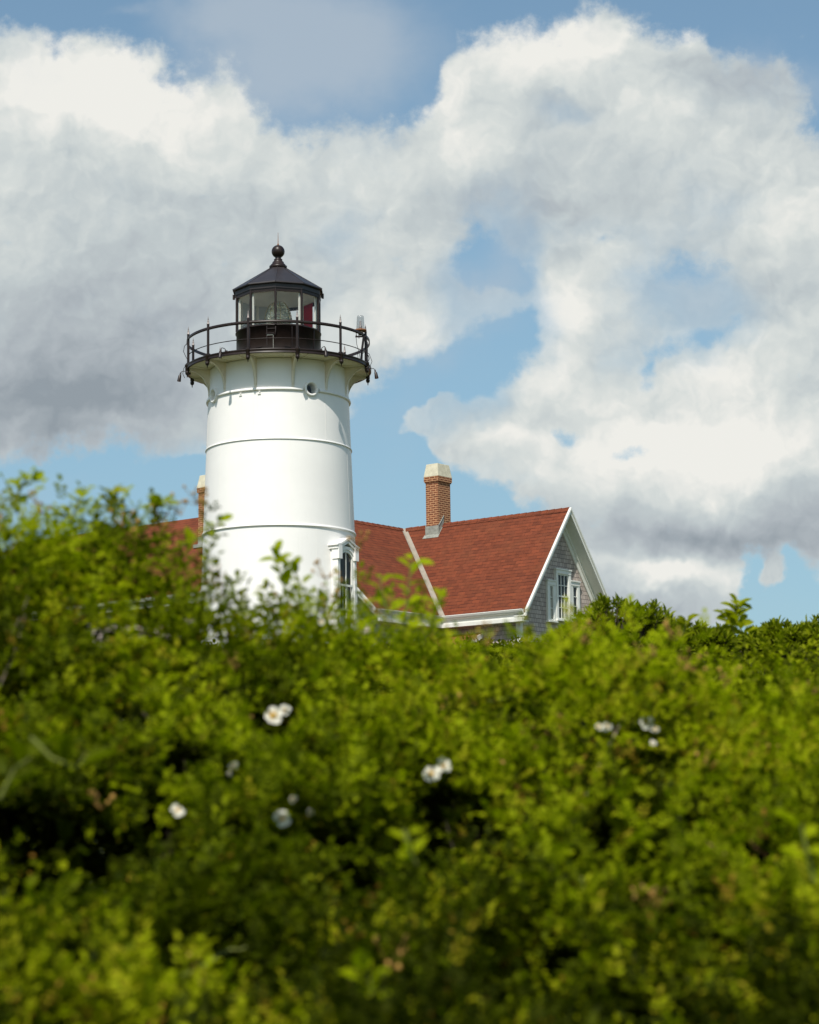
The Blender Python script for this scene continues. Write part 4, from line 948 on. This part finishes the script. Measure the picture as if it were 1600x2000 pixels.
# the shrubs of the near thicket: centre (photo column, distance)
NEAR = [(40, 4.0, 'tall rose bush with reddish tips rising highest at the far left of the hedge'),
        (330, 3.9, 'rose bush between the tall left bush and the tower, with a dark hollow below'),
        (640, 4.1, 'rose bush right under the white tower, bearing the largest white bloom'),
        (960, 4.0, 'rose bush below the house eaves, with the double yellow-centred white bloom at its lower left'),
        (1330, 3.9, 'rose bush without open flowers, below the pale shoot against the sky on the right'),
        (1750, 4.0, 'rose bush running out of the picture at the right edge'),
        (-380, 3.6, 'rose bush running out of the picture at the left edge'),
        (120, 2.75, 'shaded rose bush in the bottom left corner with dark hollows above it'),
        (560, 2.9, 'shaded flowerless rose bush low in front, directly below the tower'),
        (900, 2.7, 'shaded rose bush low in front, directly below the brick chimney on the house'),
        (1300, 2.75, 'shaded rose bush in the bottom right corner with single yellow green leaves')]
NB = np.array([[t_of(p[0], 1000)[0]*p[1], p[1]] for p in NEAR])
roots = []
for i, (px, d, lab) in enumerate(NEAR):
    gx_, gy_ = NB[i]; roots.append(empty('rose_bush', (gx_, gy_, float(ground_z(gx_, gy_))), 0, lab, 'rose bush', 'rose bushes tangled together in the near hedge'))
def owner(xy):
    w = np.stack([vnoise(np.concatenate([xy*2.0, np.full((len(xy), 1), k)], 1), 21+k) for k in range(2)], 1)*.18
    q = xy+w; return np.argmin(((q[:, None, :]-NB[None])*np.array([1, 1.0]))**2 @ np.ones(2), 1)

def scatter(n, y0, y1, rng, margin=.16, power=1.0):
    y = y0+(y1-y0)*rng.random(n*3)**power; wmax = .1928*y1+margin+.3
    x = (rng.random(n*3)*2-1)*wmax; ok = (np.abs(x) < .1928*y*1.08+margin) & (y < np.interp(x/y, DR_U, DR_D)+.10)
    return x[ok][:n], y[ok][:n]
FLOWERS = [(534, 1398, .044, 'largest single white bloom'), (556, 1388, .026, None), (843, 1512, .034, None), (866, 1497, .030, None), (552, 1600, .030, None), (572, 1561, .015, None), (606, 1588, .014, None),
    (1170, 1420, .018, None), (1186, 1419, .020, None), (1262, 1412, .028, None), (1280, 1425, .018, None), (1275, 1452, .012, None), (347, 1583, .022, None), (455, 1497, .020, None),
    (448, 1512, .012, None), (628, 1215, .016, None)]
LIFT = .13
# dark hollows between the bushes, each a short tunnel into the leaves: position and size
HOLLOWS = [(60, 1640, 130, 70), (210, 1680, 110, 60), (120, 1740, 120, 40), (365, 1515, 60, 42), (20, 1780, 60, 40), (890, 1590, 90, 60), (850, 1670, 70, 50), (960, 1660, 60, 40), (640, 1650, 60, 40), (1010, 1400, 70, 26), (1430, 1880, 70, 34),
    (700, 1740, 50, 50), (610, 1500, 40, 30), (1250, 1780, 60, 30), (1180, 1640, 40, 60), (1290, 1500, 50, 30), (260, 1420, 50, 30), (740, 1370, 50, 24), (150, 1900, 50, 30), (470, 1630, 40, 24), (1490, 1690, 50, 30), (560, 1300, 40, 20), (430, 1280, 40, 20),
    (1540, 1850, 40, 40), (1090, 1890, 50, 30), (780, 1960, 40, 24), (330, 1870, 40, 30), (1350, 1620, 36, 30), (20, 1360, 40, 30), (200, 1250, 40, 18), (980, 1740, 60, 26), (870, 1800, 40, 22)]
def carve(P, L):
    keep = np.ones(len(P), bool)
    q = P*np.array([7.5, 6.5, 7.5]); nz = vnoise(q, 51)*.65+vnoise(q*2.1+9, 52)*.35; y = P[:, 1]
    keep &= nz < np.interp(y, [2.2, 3.2, 4.4], [.22, .27, .60])
    for px, py, rx, ry in HOLLOWS:
        h = np.array(hit(px, py)); d = unit(ray(px, py)+np.array([0, 0, -.10])); v = P-h; t = v@d; w = v-t[:, None]*d; k = h[1]/F_PX
        wob = .25*vnoise(P*22.0, 61); e = (w[:, 0]/(rx*k*1.0))**2+(w[:, 2]/(ry*k*1.05))**2+wob*2.0; keep &= ~((e < .55+.45*np.random.default_rng(3).random(len(P))) & (t > -.55) & (t < .75))
    for px, py, sz, _ in FLOWERS:
        h = np.array(hit(px, py)); d = unit(ray(px, py)); c = h-d*LIFT; v = P-c; t = v@d; w = np.linalg.norm(v-t[:, None]*d, axis=1)
        keep &= ~((w < sz*.62+.012) & (t < .012) & (t > -1.6))
    return keep
def near_foliage():
    rng = np.random.default_rng(5); parts = []; own = []
    def layer(n, depth0, depth1, sc, tone0, y0=1.9, y1=5.6, keep_crest=False, nleaf=6):
        x, y = scatter(n, y0, y1, rng, .35)
        if keep_crest: pass
        z = near_z(x, y)-(depth0+(depth1-depth0)*rng.random(len(x)))
        nrm = grad_normal(near_z, x, y)
        ax = nrm*.55+np.array([0, -.05, .55])+rng.normal(size=(len(x), 3))*.45
        u = x/y; dr = np.interp(u, DR_U, DR_D); crest = np.clip((y-2.6)/(dr-2.6), 0, 1)
        pn = vnoise(np.stack([x*3, y*3, x*0], 1), 31)
        tone = np.clip(tone0-.52+.50*pn+.85*crest*(depth0 < .02)+.37*crest, -.5, 1.0)  # shade painted into leaf colour: darker towards the hedge foot and deeper layers
        s_ = sc*(.8+.5*rng.random(len(x)))
        a = sprigs(np.stack([x, y, z], 1), ax, s_, tone, rng, nleaf=nleaf)
        ow = owner(np.stack([x, y], 1)); parts.append(a); own.append(np.tile(ow, len(a[0])//len(ow)))
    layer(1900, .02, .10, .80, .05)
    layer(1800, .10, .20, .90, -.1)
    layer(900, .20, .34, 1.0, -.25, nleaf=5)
    # rounded clumps of shoots crowding out of the surface, like overlapping cushions
    nc = 560; x, y = scatter(nc, 2.05, 4.9, rng, .3); nc = len(x); R_ = (.045+.075*rng.random(nc))*np.interp(y, [2.2, 4.5], [.9, 1.15]); z = near_z(x, y)-.02
    cn = vnoise(np.stack([x*2.2, y*2.2, x*0], 1), 77)*.35+rng.normal(size=nc)*.22
    brown = (vnoise(np.stack([x*3.5, y*3.5, x*0+4], 1), 78) > .20) & (rng.random(nc) < .42)
    ux = x/y; cr = np.clip((y-2.6)/(np.interp(ux, DR_U, DR_D)-2.6), 0, 1)
    for q in range(11):
        v = rng.normal(size=(nc, 3)); v[:, 2] = np.abs(v[:, 2])*1.1+.15; v[:, 1] -= .35; v = unit(v)
        b = np.stack([x, y, z], 1)+v*R_[:, None]*(.55+.35*rng.random(nc))[:, None]
        a = sprigs(b, v+np.array([0, 0, .35])+rng.normal(size=(nc, 3))*.25, .58+.25*rng.random(nc), np.where(brown, 1.30+.15*rng.random(nc), np.clip(-.20+cn*1.3+.70*cr+.20*v[:, 2]-.52*np.clip(1-cr*2.0, 0, 1), -.5, 1.0)), rng, nleaf=5)  # clumps low in front get a darker tone as painted shade
        ow = owner(np.stack([x, y], 1)); parts.append(a); own.append(np.tile(ow, len(a[0])//nc))
    # single larger leaves catching the light
    x, y = scatter(900, 2.1, 4.9, rng, .2); n = len(x); z = near_z(x, y)+.03+.05*rng.random(n); l = .022+.016*rng.random(n)
    parts.append([np.stack([x, y, z], 1), rng.normal(size=(n, 3))+np.array([0, -.2, .3]), unit(np.array([-.1, -.45, .8])+rng.normal(size=(n, 3))*.35), l, l*.72, np.where(rng.random(n) < .12, 1.45, (.05+.55*rng.random(n))*np.interp(y, [2.2, 3.6], [.4, 1.2]))]); own.append(owner(np.stack([x, y], 1)))
    # young upright shoots that break the outline
    x, y = scatter(230, 2.3, 4.9, rng, .2); z = near_z(x, y)-.01; n = len(x)
    ax = np.array([0, 0, 1.0])+rng.normal(size=(n, 3))*.28
    a = sprigs(np.stack([x, y, z-.07], 1), ax, .65+.25*rng.random(n), np.full(n, .7), rng, nleaf=7); ow = owner(np.stack([x, y], 1)); parts.append(a); own.append(np.tile(ow, len(a[0])//n))
    # reddish young tips
    x, y = scatter(1100, 2.1, 4.9, rng, .2); z = near_z(x, y)+.01; n = len(x)
    a = sprigs(np.stack([x, y, z], 1), np.array([0, 0, 1.0])+rng.normal(size=(n, 3))*.4, .6+.2*rng.random(n), 1.2+.6*rng.random(n), rng, nleaf=3, leaflen=.014); ow = owner(np.stack([x, y], 1)); parts.append(a); own.append(np.tile(ow, len(a[0])//n))
    A = join(parts); ow = np.concatenate(own); kp = carve(A[0], A[3]); n_open = len(ow); parts = [A]; own = [ow]
    layer(1900, .36, .55, 1.7, -.8, nleaf=6)            # the dense inside, its shade painted in by the lowest leaf tone
    A = join(parts); ow = np.concatenate(own); kp = np.concatenate([kp, np.ones(len(ow)-n_open, bool)])
    for i, r in enumerate(roots):
        k = (ow == i) & kp
        if k.sum() == 0: continue
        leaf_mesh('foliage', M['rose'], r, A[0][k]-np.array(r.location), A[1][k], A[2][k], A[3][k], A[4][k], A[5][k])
near_foliage()

def rel(o, p): return Vector(p)-o.location
def branches():
    rng = random.Random(3)
    for i, r in enumerate(roots):
        mb = MB(); rx, ry = r.location.x, r.location.y
        for k in range(16):
            a = rng.random()*6.28; q = rng.random()**.5*.55; ex, ey = rx+q*math.cos(a), ry+q*math.sin(a)*1.2
            ez = float(near_z(np.array([ex]), np.array([ey]))[0])-.03
            s = Vector((rx+(ex-rx)*.15, ry+(ey-ry)*.15, float(ground_z(rx, ry))-.05)); e = Vector((ex, ey, ez)); mid = s.lerp(e, .5)+Vector((rng.uniform(-.06, .06), rng.uniform(-.06, .06), .10))
            pts = [s*(1-t)**2+mid*2*t*(1-t)+e*t*t for t in [j/7 for j in range(8)]]
            mb.tube([p-r.location for p in pts], [.007-.005*j/7 for j in range(8)], 5, cap=False)
        mb.build('branches', M['bark'], r)
branches()

def cane(root, pxs, mat, r0=.0035, r1=.002, lift=.09, fz=near_z):
    """a bare cane lying over the foliage, through points found on the bush surface"""
    pts = []
    for px, py in pxs:
        p = hit(px, py, fz); dd = unit(np.array(EYE-p)); pts.append(Vector(p+dd*lift))
    out = []
    for i in range(len(pts)-1):
        for t in range(4): out.append(pts[i].lerp(pts[i+1], t/4)+Vector((0, 0, .002*math.sin(i*3+t*1.7))))
    out.append(pts[-1]); n = len(out)
    return MB().tube([p-root.location for p in out], [r0+(r1-r0)*i/(n-1) for i in range(n)], 6).build('cane', mat, root)
def rootat(px, py):
    p = hit(px, py); return roots[int(owner(np.array([[p[0], p[1]]]))[0])]
for pxs, mt, r in (([(205, 1330), (240, 1360), (275, 1390)], 'cane', .0050), ([(275, 1390), (300, 1415), (340, 1450), (380, 1465)], 'bark', .0028), ([(390, 1595), (415, 1630), (440, 1668)], 'cane', .0042),
                   ([(352, 1912), (400, 1885), (440, 1860), (480, 1850)], 'cane', .0040), ([(1108, 1690), (1128, 1610), (1150, 1540), (1180, 1470), (1218, 1405)], 'drycane', .0026),
                   ([(1136, 1715), (1141, 1760), (1146, 1800)], 'cane', .0032), ([(1370, 1640), (1410, 1665), (1460, 1690)], 'redcane', .0032), ([(1430, 1580), (1470, 1650), (1520, 1690), (1560, 1740)], 'redcane', .0034),
                   ([(720, 1740), (750, 1800), (790, 1900)], 'redcane', .0030), ([(900, 1385), (950, 1370), (1010, 1362)], 'cane', .0040), ([(40, 1320), (70, 1260), (100, 1215), (160, 1185)], 'drycane', .0024),
                   ([(0, 1340), (30, 1270), (50, 1200)], 'drycane', .0022), ([(690, 1540), (700, 1500), (706, 1460)], 'redcane', .0022), ([(20, 1250), (50, 1180), (66, 1120)], 'drycane', .0020)):
    cane(rootat(*pxs[1]), pxs, M[mt], r)

def flower(root, px, py, size, lab=None, tilt=(0, 0, 0), n=5, lift=LIFT):
    p = Vector(hit(px, py)); c = p+(Vector(EYE)-p).normalized()*lift
    nrm = ((Vector(EYE)-c).normalized()+Vector((0, 0, .45))+Vector(tilt)).normalized(); u = nrm.cross(Vector((0, 0, 1))).normalized(); w = nrm.cross(u)
    mb = MB(); R_ = size/2
    for k in range(n):
        a = 2*PI*k/n+rnd.uniform(-.3, .3); d = u*math.cos(a)+w*math.sin(a); s = nrm.cross(d); sc = R_*rnd.uniform(.72, 1.15); lf = rnd.uniform(.0, .3)
        rows = [(0.06, .07, 0), (.35, .24, .05), (.65, .42, .09), (.88, .42, .11), (1.0, .20, .06)]
        vs = []
        for (t, hw, h) in rows:
            for j in (-1, -.5, 0, .5, 1):
                notch = -.07 if (t == 1.0 and j == 0) else 0
                vs.append(c-root.location+d*sc*(t+notch-.10*abs(j)*(t > .8))+s*sc*hw*j+nrm*sc*(h+lf*t*.6+.10*j*j))
        fs = [(i*5+j, i*5+j+1, (i+1)*5+j+1, (i+1)*5+j) for i in range(4) for j in range(4)]
        mb.add(vs, fs, True)
    fl = mb.build('flower', M['petal'], root)
    if lab: fl['label'] = lab
    st = MB(); st.sphere(c-root.location+nrm*R_*.08, R_*.26, 10, 6, .6)
    for k in range(14):
        a = k*2.4; rr = R_*.36*math.sqrt((k+1)/14); st.sphere(c-root.location+(u*math.cos(a)+w*math.sin(a))*rr+nrm*R_*.25, R_*.065, 6, 4)
    st.build('stamens', M['stamen'], fl)
for (px, py, sz, lab) in FLOWERS:
    flower(rootat(px, py), px, py, sz, lab, (rnd.uniform(-.25, .25), 0, rnd.uniform(-.2, .2)))

def spent_blooms():
    rng = random.Random(9)
    spots = [(520, 1320), (505, 1300), (470, 1350), (870, 1440), (850, 1425), (700, 1510), (440, 1500), (480, 1480), (215, 1620), (1010, 1600), (985, 1560), (1360, 1555), (1340, 1350), (1300, 1290), (430, 1190), (415, 1180), (100, 1050), (250, 1075),
             (330, 1070), (270, 1100), (660, 1215), (600, 1260), (560, 1240), (740, 1240), (1080, 1480), (1040, 1500), (1330, 1420), (420, 1960), (760, 1930), (1260, 1830), (1480, 1540), (1520, 1600), (700, 1120), (365, 1050), (395, 1030), (640, 1170), (950, 1300), (1130, 1300), (1400, 1380), (1250, 1340), (1560, 1400)]
    for px, py in spots:
        root = rootat(px, py); c0 = Vector(hit(px, py))+Vector((0, -.12, .045)); mb = MB()
        for k in range(rng.randint(6, 11)):
            q = c0+Vector((rng.uniform(-.028, .028), rng.uniform(-.02, .02), rng.uniform(-.012, .03))); mb.sphere(q-root.location, rng.uniform(.0022, .0045), 7, 5, 1.2)
            mb.tube([c0+Vector((0, .01, -.015))-root.location, q-root.location], .0008, 4, cap=False)
        mb.build('withered_bloom', M['bud'], root)
spent_blooms()

def shoot(root, pts_px, Y, n, leaflen, mat, tone=.9, pairs=0, wobble=.4):
    """one leafy shoot standing above the hedge line"""
    pts = [Vector(at(px, py, Y)) for px, py in pts_px]; rng = np.random.default_rng(int(pts_px[0][0]))
    MB().tube([p-root.location for p in pts], [.003-.0018*i/(len(pts)-1) for i in range(len(pts))], 6).build('shoot', M['cane'], root)
    P = []; D = []; Nn = []
    for k in range(n):
        t = (k+.5)/n*(len(pts)-1); i = min(int(t), len(pts)-2); p = pts[i].lerp(pts[i+1], t-i); a = k*2.4
        d = np.array([math.cos(a), math.sin(a)*.6, .35+wobble*rng.random()])+rng.normal(size=3)*.2; P.append(np.array(p-root.location)+d*.004); D.append(d); Nn.append(np.array([0, -.45, .8])+rng.normal(size=3)*.3)
    L = leaflen*(.7+.6*rng.random(n)); leaf_mesh('shoot_leaves', mat, root, np.array(P), np.array(D), np.array(Nn), L, L*.6, np.full(n, tone))
shoot(roots[2], [(790, 1230), (795, 1180), (800, 1130), (806, 1090)], 4.3, 15, .036, M['rose'], .95)
shoot(roots[2], [(760, 1200), (745, 1160), (742, 1125)], 4.4, 7, .034, M['rose'], .8)
shoot(roots[2], [(560, 1160), (545, 1110), (540, 1080)], 4.3, 12, .036, M['rose'], .9)
shoot(roots[2], [(590, 1150), (572, 1110), (566, 1095)], 4.3, 8, .032, M['rose'], .7)
shoot(roots[2], [(845, 1230), (852, 1190), (862, 1165)], 4.4, 7, .032, M['rose'], .8)
shoot(roots[0], [(30, 985), (40, 950), (55, 935), (62, 945)], 4.1, 12, .028, M['rose'], 1.1)
shoot(roots[0], [(140, 1020), (150, 985), (165, 965)], 4.2, 8, .026, M['rose'], 1.4)
shoot(roots[1], [(210, 1000), (215, 975), (222, 962)], 4.2, 10, .028, M['rose'], 1.5)
shoot(roots[1], [(290, 1000), (310, 990), (325, 985)], 4.2, 10, .030, M['rose'], .7)
shoot(roots[1], [(350, 1070), (385, 1055), (415, 1030), (432, 1020)], 4.2, 12, .026, M['rose'], 1.3)
shoot(roots[1], [(395, 1110), (412, 1070), (420, 1040)], 4.3, 8, .022, M['rose'], 1.4)

shoot(roots[7], [(60, 1440), (100, 1480), (150, 1500), (170, 1470)], 2.75, 5, .045, M['rose'], .15)
shoot(roots[7], [(0, 1560), (30, 1500), (60, 1480)], 2.8, 4, .05, M['rose'], .1)
shoot(roots[10], [(1590, 1720), (1575, 1660), (1565, 1610)], 2.7, 5, .038, M['rose'], .9)
shoot(roots[8], [(735, 1960), (725, 1930), (720, 1900)], 2.4, 8, .030, M['rose'], .9)
shoot(roots[9], [(790, 1620), (800, 1660), (815, 1690)], 2.65, 5, .026, M['rose'], .8)
# middle distance hedge on the right
MIDS = [(560, 6.6, 'low hedge shrub behind the roses, in front of the lighthouse foot'), (1010, 6.6, 'small leaved hedge shrub under the corner of the shingled house'), (1290, 7.0, 'small leaved hedge shrub just below the glossy bayberry'),
        (1590, 6.9, 'yellow green hedge shrub at the right edge below the open sky'), (1900, 7.0, 'hedge shrub outside the right edge of the thicket')]
MBX = np.array([[t_of(p[0], 1000)[0]*p[1], p[1]] for p in MIDS])
mroots = [empty('hedge_shrub', (MBX[i][0], MBX[i][1], float(ground_z(*MBX[i]))), 0, MIDS[i][2], 'shrub', 'small leaved shrubs behind the roses') for i in range(4)]
def mid_foliage():
    rng = np.random.default_rng(8); parts = []; own = []
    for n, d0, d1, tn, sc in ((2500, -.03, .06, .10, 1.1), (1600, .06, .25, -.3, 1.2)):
        y = 5.0+4.4*rng.random(n*3); x = -1.2+4.0*rng.random(n*3); ok = (x < .1928*y*1.08+.4) & (x > -.14*y+.2); x, y = x[ok][:n], y[ok][:n]
        z = mid_z(x, y)-(d0+(d1-d0)*rng.random(len(x))); nrm = grad_normal(mid_z, x, y)
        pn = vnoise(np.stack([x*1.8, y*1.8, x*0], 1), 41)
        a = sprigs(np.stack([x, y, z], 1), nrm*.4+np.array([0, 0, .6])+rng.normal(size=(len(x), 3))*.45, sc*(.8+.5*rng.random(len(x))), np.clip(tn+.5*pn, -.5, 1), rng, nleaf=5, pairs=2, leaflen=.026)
        ow = np.argmin(((np.stack([x, y], 1)[:, None]-MBX[None, :4])**2)@np.ones(2), 1); parts.append(a); own.append(np.tile(ow, len(a[0])//len(ow)))
    x = -.2+2.6*rng.random(160); y = 7.5+1.2*rng.random(160); z = mid_z(x, y); a = sprigs(np.stack([x, y, z], 1), np.array([0, 0, 1.])+rng.normal(size=(160, 3))*.3, 1.2+.3*rng.random(160), np.full(160, .7), rng, nleaf=6, pairs=2)
    ow = np.argmin(((np.stack([x, y], 1)[:, None]-MBX[None, :4])**2)@np.ones(2), 1); parts.append(a); own.append(np.tile(ow, len(a[0])//160))
    A = join(parts); ow = np.concatenate(own)
    for i, r in enumerate(mroots):
        k = ow == i
        if k.sum(): leaf_mesh('foliage', M['privet'], r, A[0][k]-np.array(r.location), A[1][k], A[2][k], A[3][k], A[4][k], A[5][k])
        mb = MB()
        for q in range(9):
            ex, ey = r.location.x+rnd.uniform(-.5, .5), r.location.y+rnd.uniform(-.6, .9); e = Vector((ex, ey, float(mid_z(np.array([ex]), np.array([ey]))[0])-.06)); s = Vector(r.location)+Vector((rnd.uniform(-.1, .1), rnd.uniform(-.1, .1), -.05))
            mb.tube([s-r.location, s.lerp(e, .5)+Vector((0, 0, .08))-r.location, e-r.location], [.012, .008, .003], 5, cap=False)
        mb.build('branches', M['bark'], r)
mid_foliage()
shoot(mroots[3], [(1450, 1240), (1442, 1215), (1436, 1195), (1440, 1178)], 8.2, 22, .060, M['privet'], .8)
shoot(mroots[3], [(1436, 1240), (1425, 1215), (1415, 1198)], 8.2, 10, .050, M['privet'], .6)
shoot(mroots[2], [(1330, 1250), (1338, 1225), (1342, 1212)], 8.4, 10, .05, M['privet'], .5)

# bayberry shrubs standing sharper behind, rosettes of oblong glossy leaves
def bayberry(px, py_top, Y, rx, hz, nros, label, seed, leaf=.062, tone=.0, lobes=None):
    rng = np.random.default_rng(seed); top = at(px, py_top, Y); gz = float(ground_z(top[0], Y)); r = empty('bayberry_shrub', (top[0], Y, gz), 0, label, 'shrub', 'bayberry shrubs on the skyline')
    P = []; D = []; Nn = []; L = []; T = []; tw = MB(); H = top[2]-gz
    lobes = lobes or [(0, 0, 1.0, 1.0)]                 # x offset, z offset, size
    for k in range(nros):
        lx, lz, ls, _ = lobes[int(rng.integers(len(lobes)))]
        th = rng.random()*6.28; cz = rng.random()**.8; rr = math.sqrt(1-cz*cz); sh = .72+.28*rng.random()**.5
        c = np.array([lx+rr*math.cos(th)*rx*ls*sh, rr*math.sin(th)*rx*.8*ls*sh, H+lz-hz*ls+cz*hz*ls*sh-.03])
        ax = unit(np.array([rr*math.cos(th)*.7, rr*math.sin(th)*.7, .55+cz*.5])+rng.normal(size=3)*.2)
        tw.tube([Vector(c-ax*.16), Vector(c)], [.005, .003], 4, cap=False)
        u = unit(np.cross(ax, rng.normal(size=3))); w = np.cross(ax, u); m = int(rng.integers(9, 14)); t0 = tone+rng.random()*.35
        for j in range(m):
            a = j*2.4; f_ = j/m; d = (u*math.cos(a)+w*math.sin(a))*(.95-.6*f_)+ax*(.45+.6*f_); P.append(c-ax*.055*(1-f_)); D.append(d+rng.normal(size=3)*.1); Nn.append(ax-d*.4+rng.normal(size=3)*.15)
            L.append(leaf*(.7+.5*rng.random())); T.append(t0+.12+.5*f_)
    L = np.array(L); leaf_mesh('foliage', M['bayberry'], r, np.array(P), np.array(D), np.array(Nn), L, L*.30, np.array(T))
    for k in range(8):
        a = k*.8; tw.tube([Vector((.05*math.cos(a), .05*math.sin(a), -.1)), Vector((rx*.3*math.cos(a), rx*.3*math.sin(a), H*.55)), Vector((rx*.6*math.cos(a), rx*.5*math.sin(a), H-.25))], [.02, .014, .006], 6, cap=False)
    tw.build('branches', M['bark'], r)
s13 = 13/4151
bayberry(1195, 1158, 13, .36, .36, 470, 'glossy dark green bayberry shrub rising in front of the shingled gable', 1, lobes=[(0, 0, .75, 1), (-.22, -.16, .6, 1), (.18, -.04, .85, 1), (.02, -.18, 1.0, 1), (.30, -.14, .6, 1)])
bayberry(1365, 1207, 13.6, .20, .2, 170, 'low bayberry tuft just right of the tall glossy shrub', 2, lobes=[(-.05, 0, .9, 1), (.08, -.03, .8, 1), (-.13, -.06, .8, 1)])
bayberry(1478, 1222, 14, .14, .14, 70, 'smallest bayberry tuft, beside the tall pale shoot against the sky', 3)
bayberry(1518, 1205, 13.6, .14, .2, 90, 'dark bayberry tuft on the skyline left of the right edge', 4)
bayberry(1588, 1196, 13.2, .17, .25, 150, 'bayberry shrub cut by the right edge of the view', 5, lobes=[(0, -.01, .9, 1), (.1, 0, 1, 1), (-.12, -.06, .6, 1)])

# low scrub covering the slope up to the lighthouse
def scrub():
    rng = np.random.default_rng(21); n = 9500
    y = 5.2+44*rng.random(n)**.75; x = (rng.random(n)*2-1)*(.30*y+3.5); k = ~((y < 9.5) & (x > -.14*y) & (x < .26*y)) | (y > 9.3); x, y = x[k], y[k]; n = len(x)
    nz = vnoise(np.stack([x*.35, y*.35, x*0], 1), 5); h = np.interp(y, [5, 12, 25, 50], [.22, .16, .10, .05])*(.6+.4*nz)
    z = ground_z(x, y)+h*rng.random(n); sc = np.interp(y, [5, 25, 50], [1.8, 2.2, 2.6])*(.8+.4*rng.random(n))
    a = sprigs(np.stack([x, y, z], 1), np.array([0, 0, 1.])+rng.normal(size=(n, 3))*.4, sc, np.clip(.1+.5*nz+.2*rng.random(n), -.4, .9), rng, nleaf=5, pairs=2, leaflen=.032)
    o = leaf_mesh('scrub', M['privet'], None, a[0], a[1], a[2], a[3], a[4], a[5]); tag(o, 'low green scrub covering the slope behind the hedge', 'undergrowth', kind='stuff')
scrub()
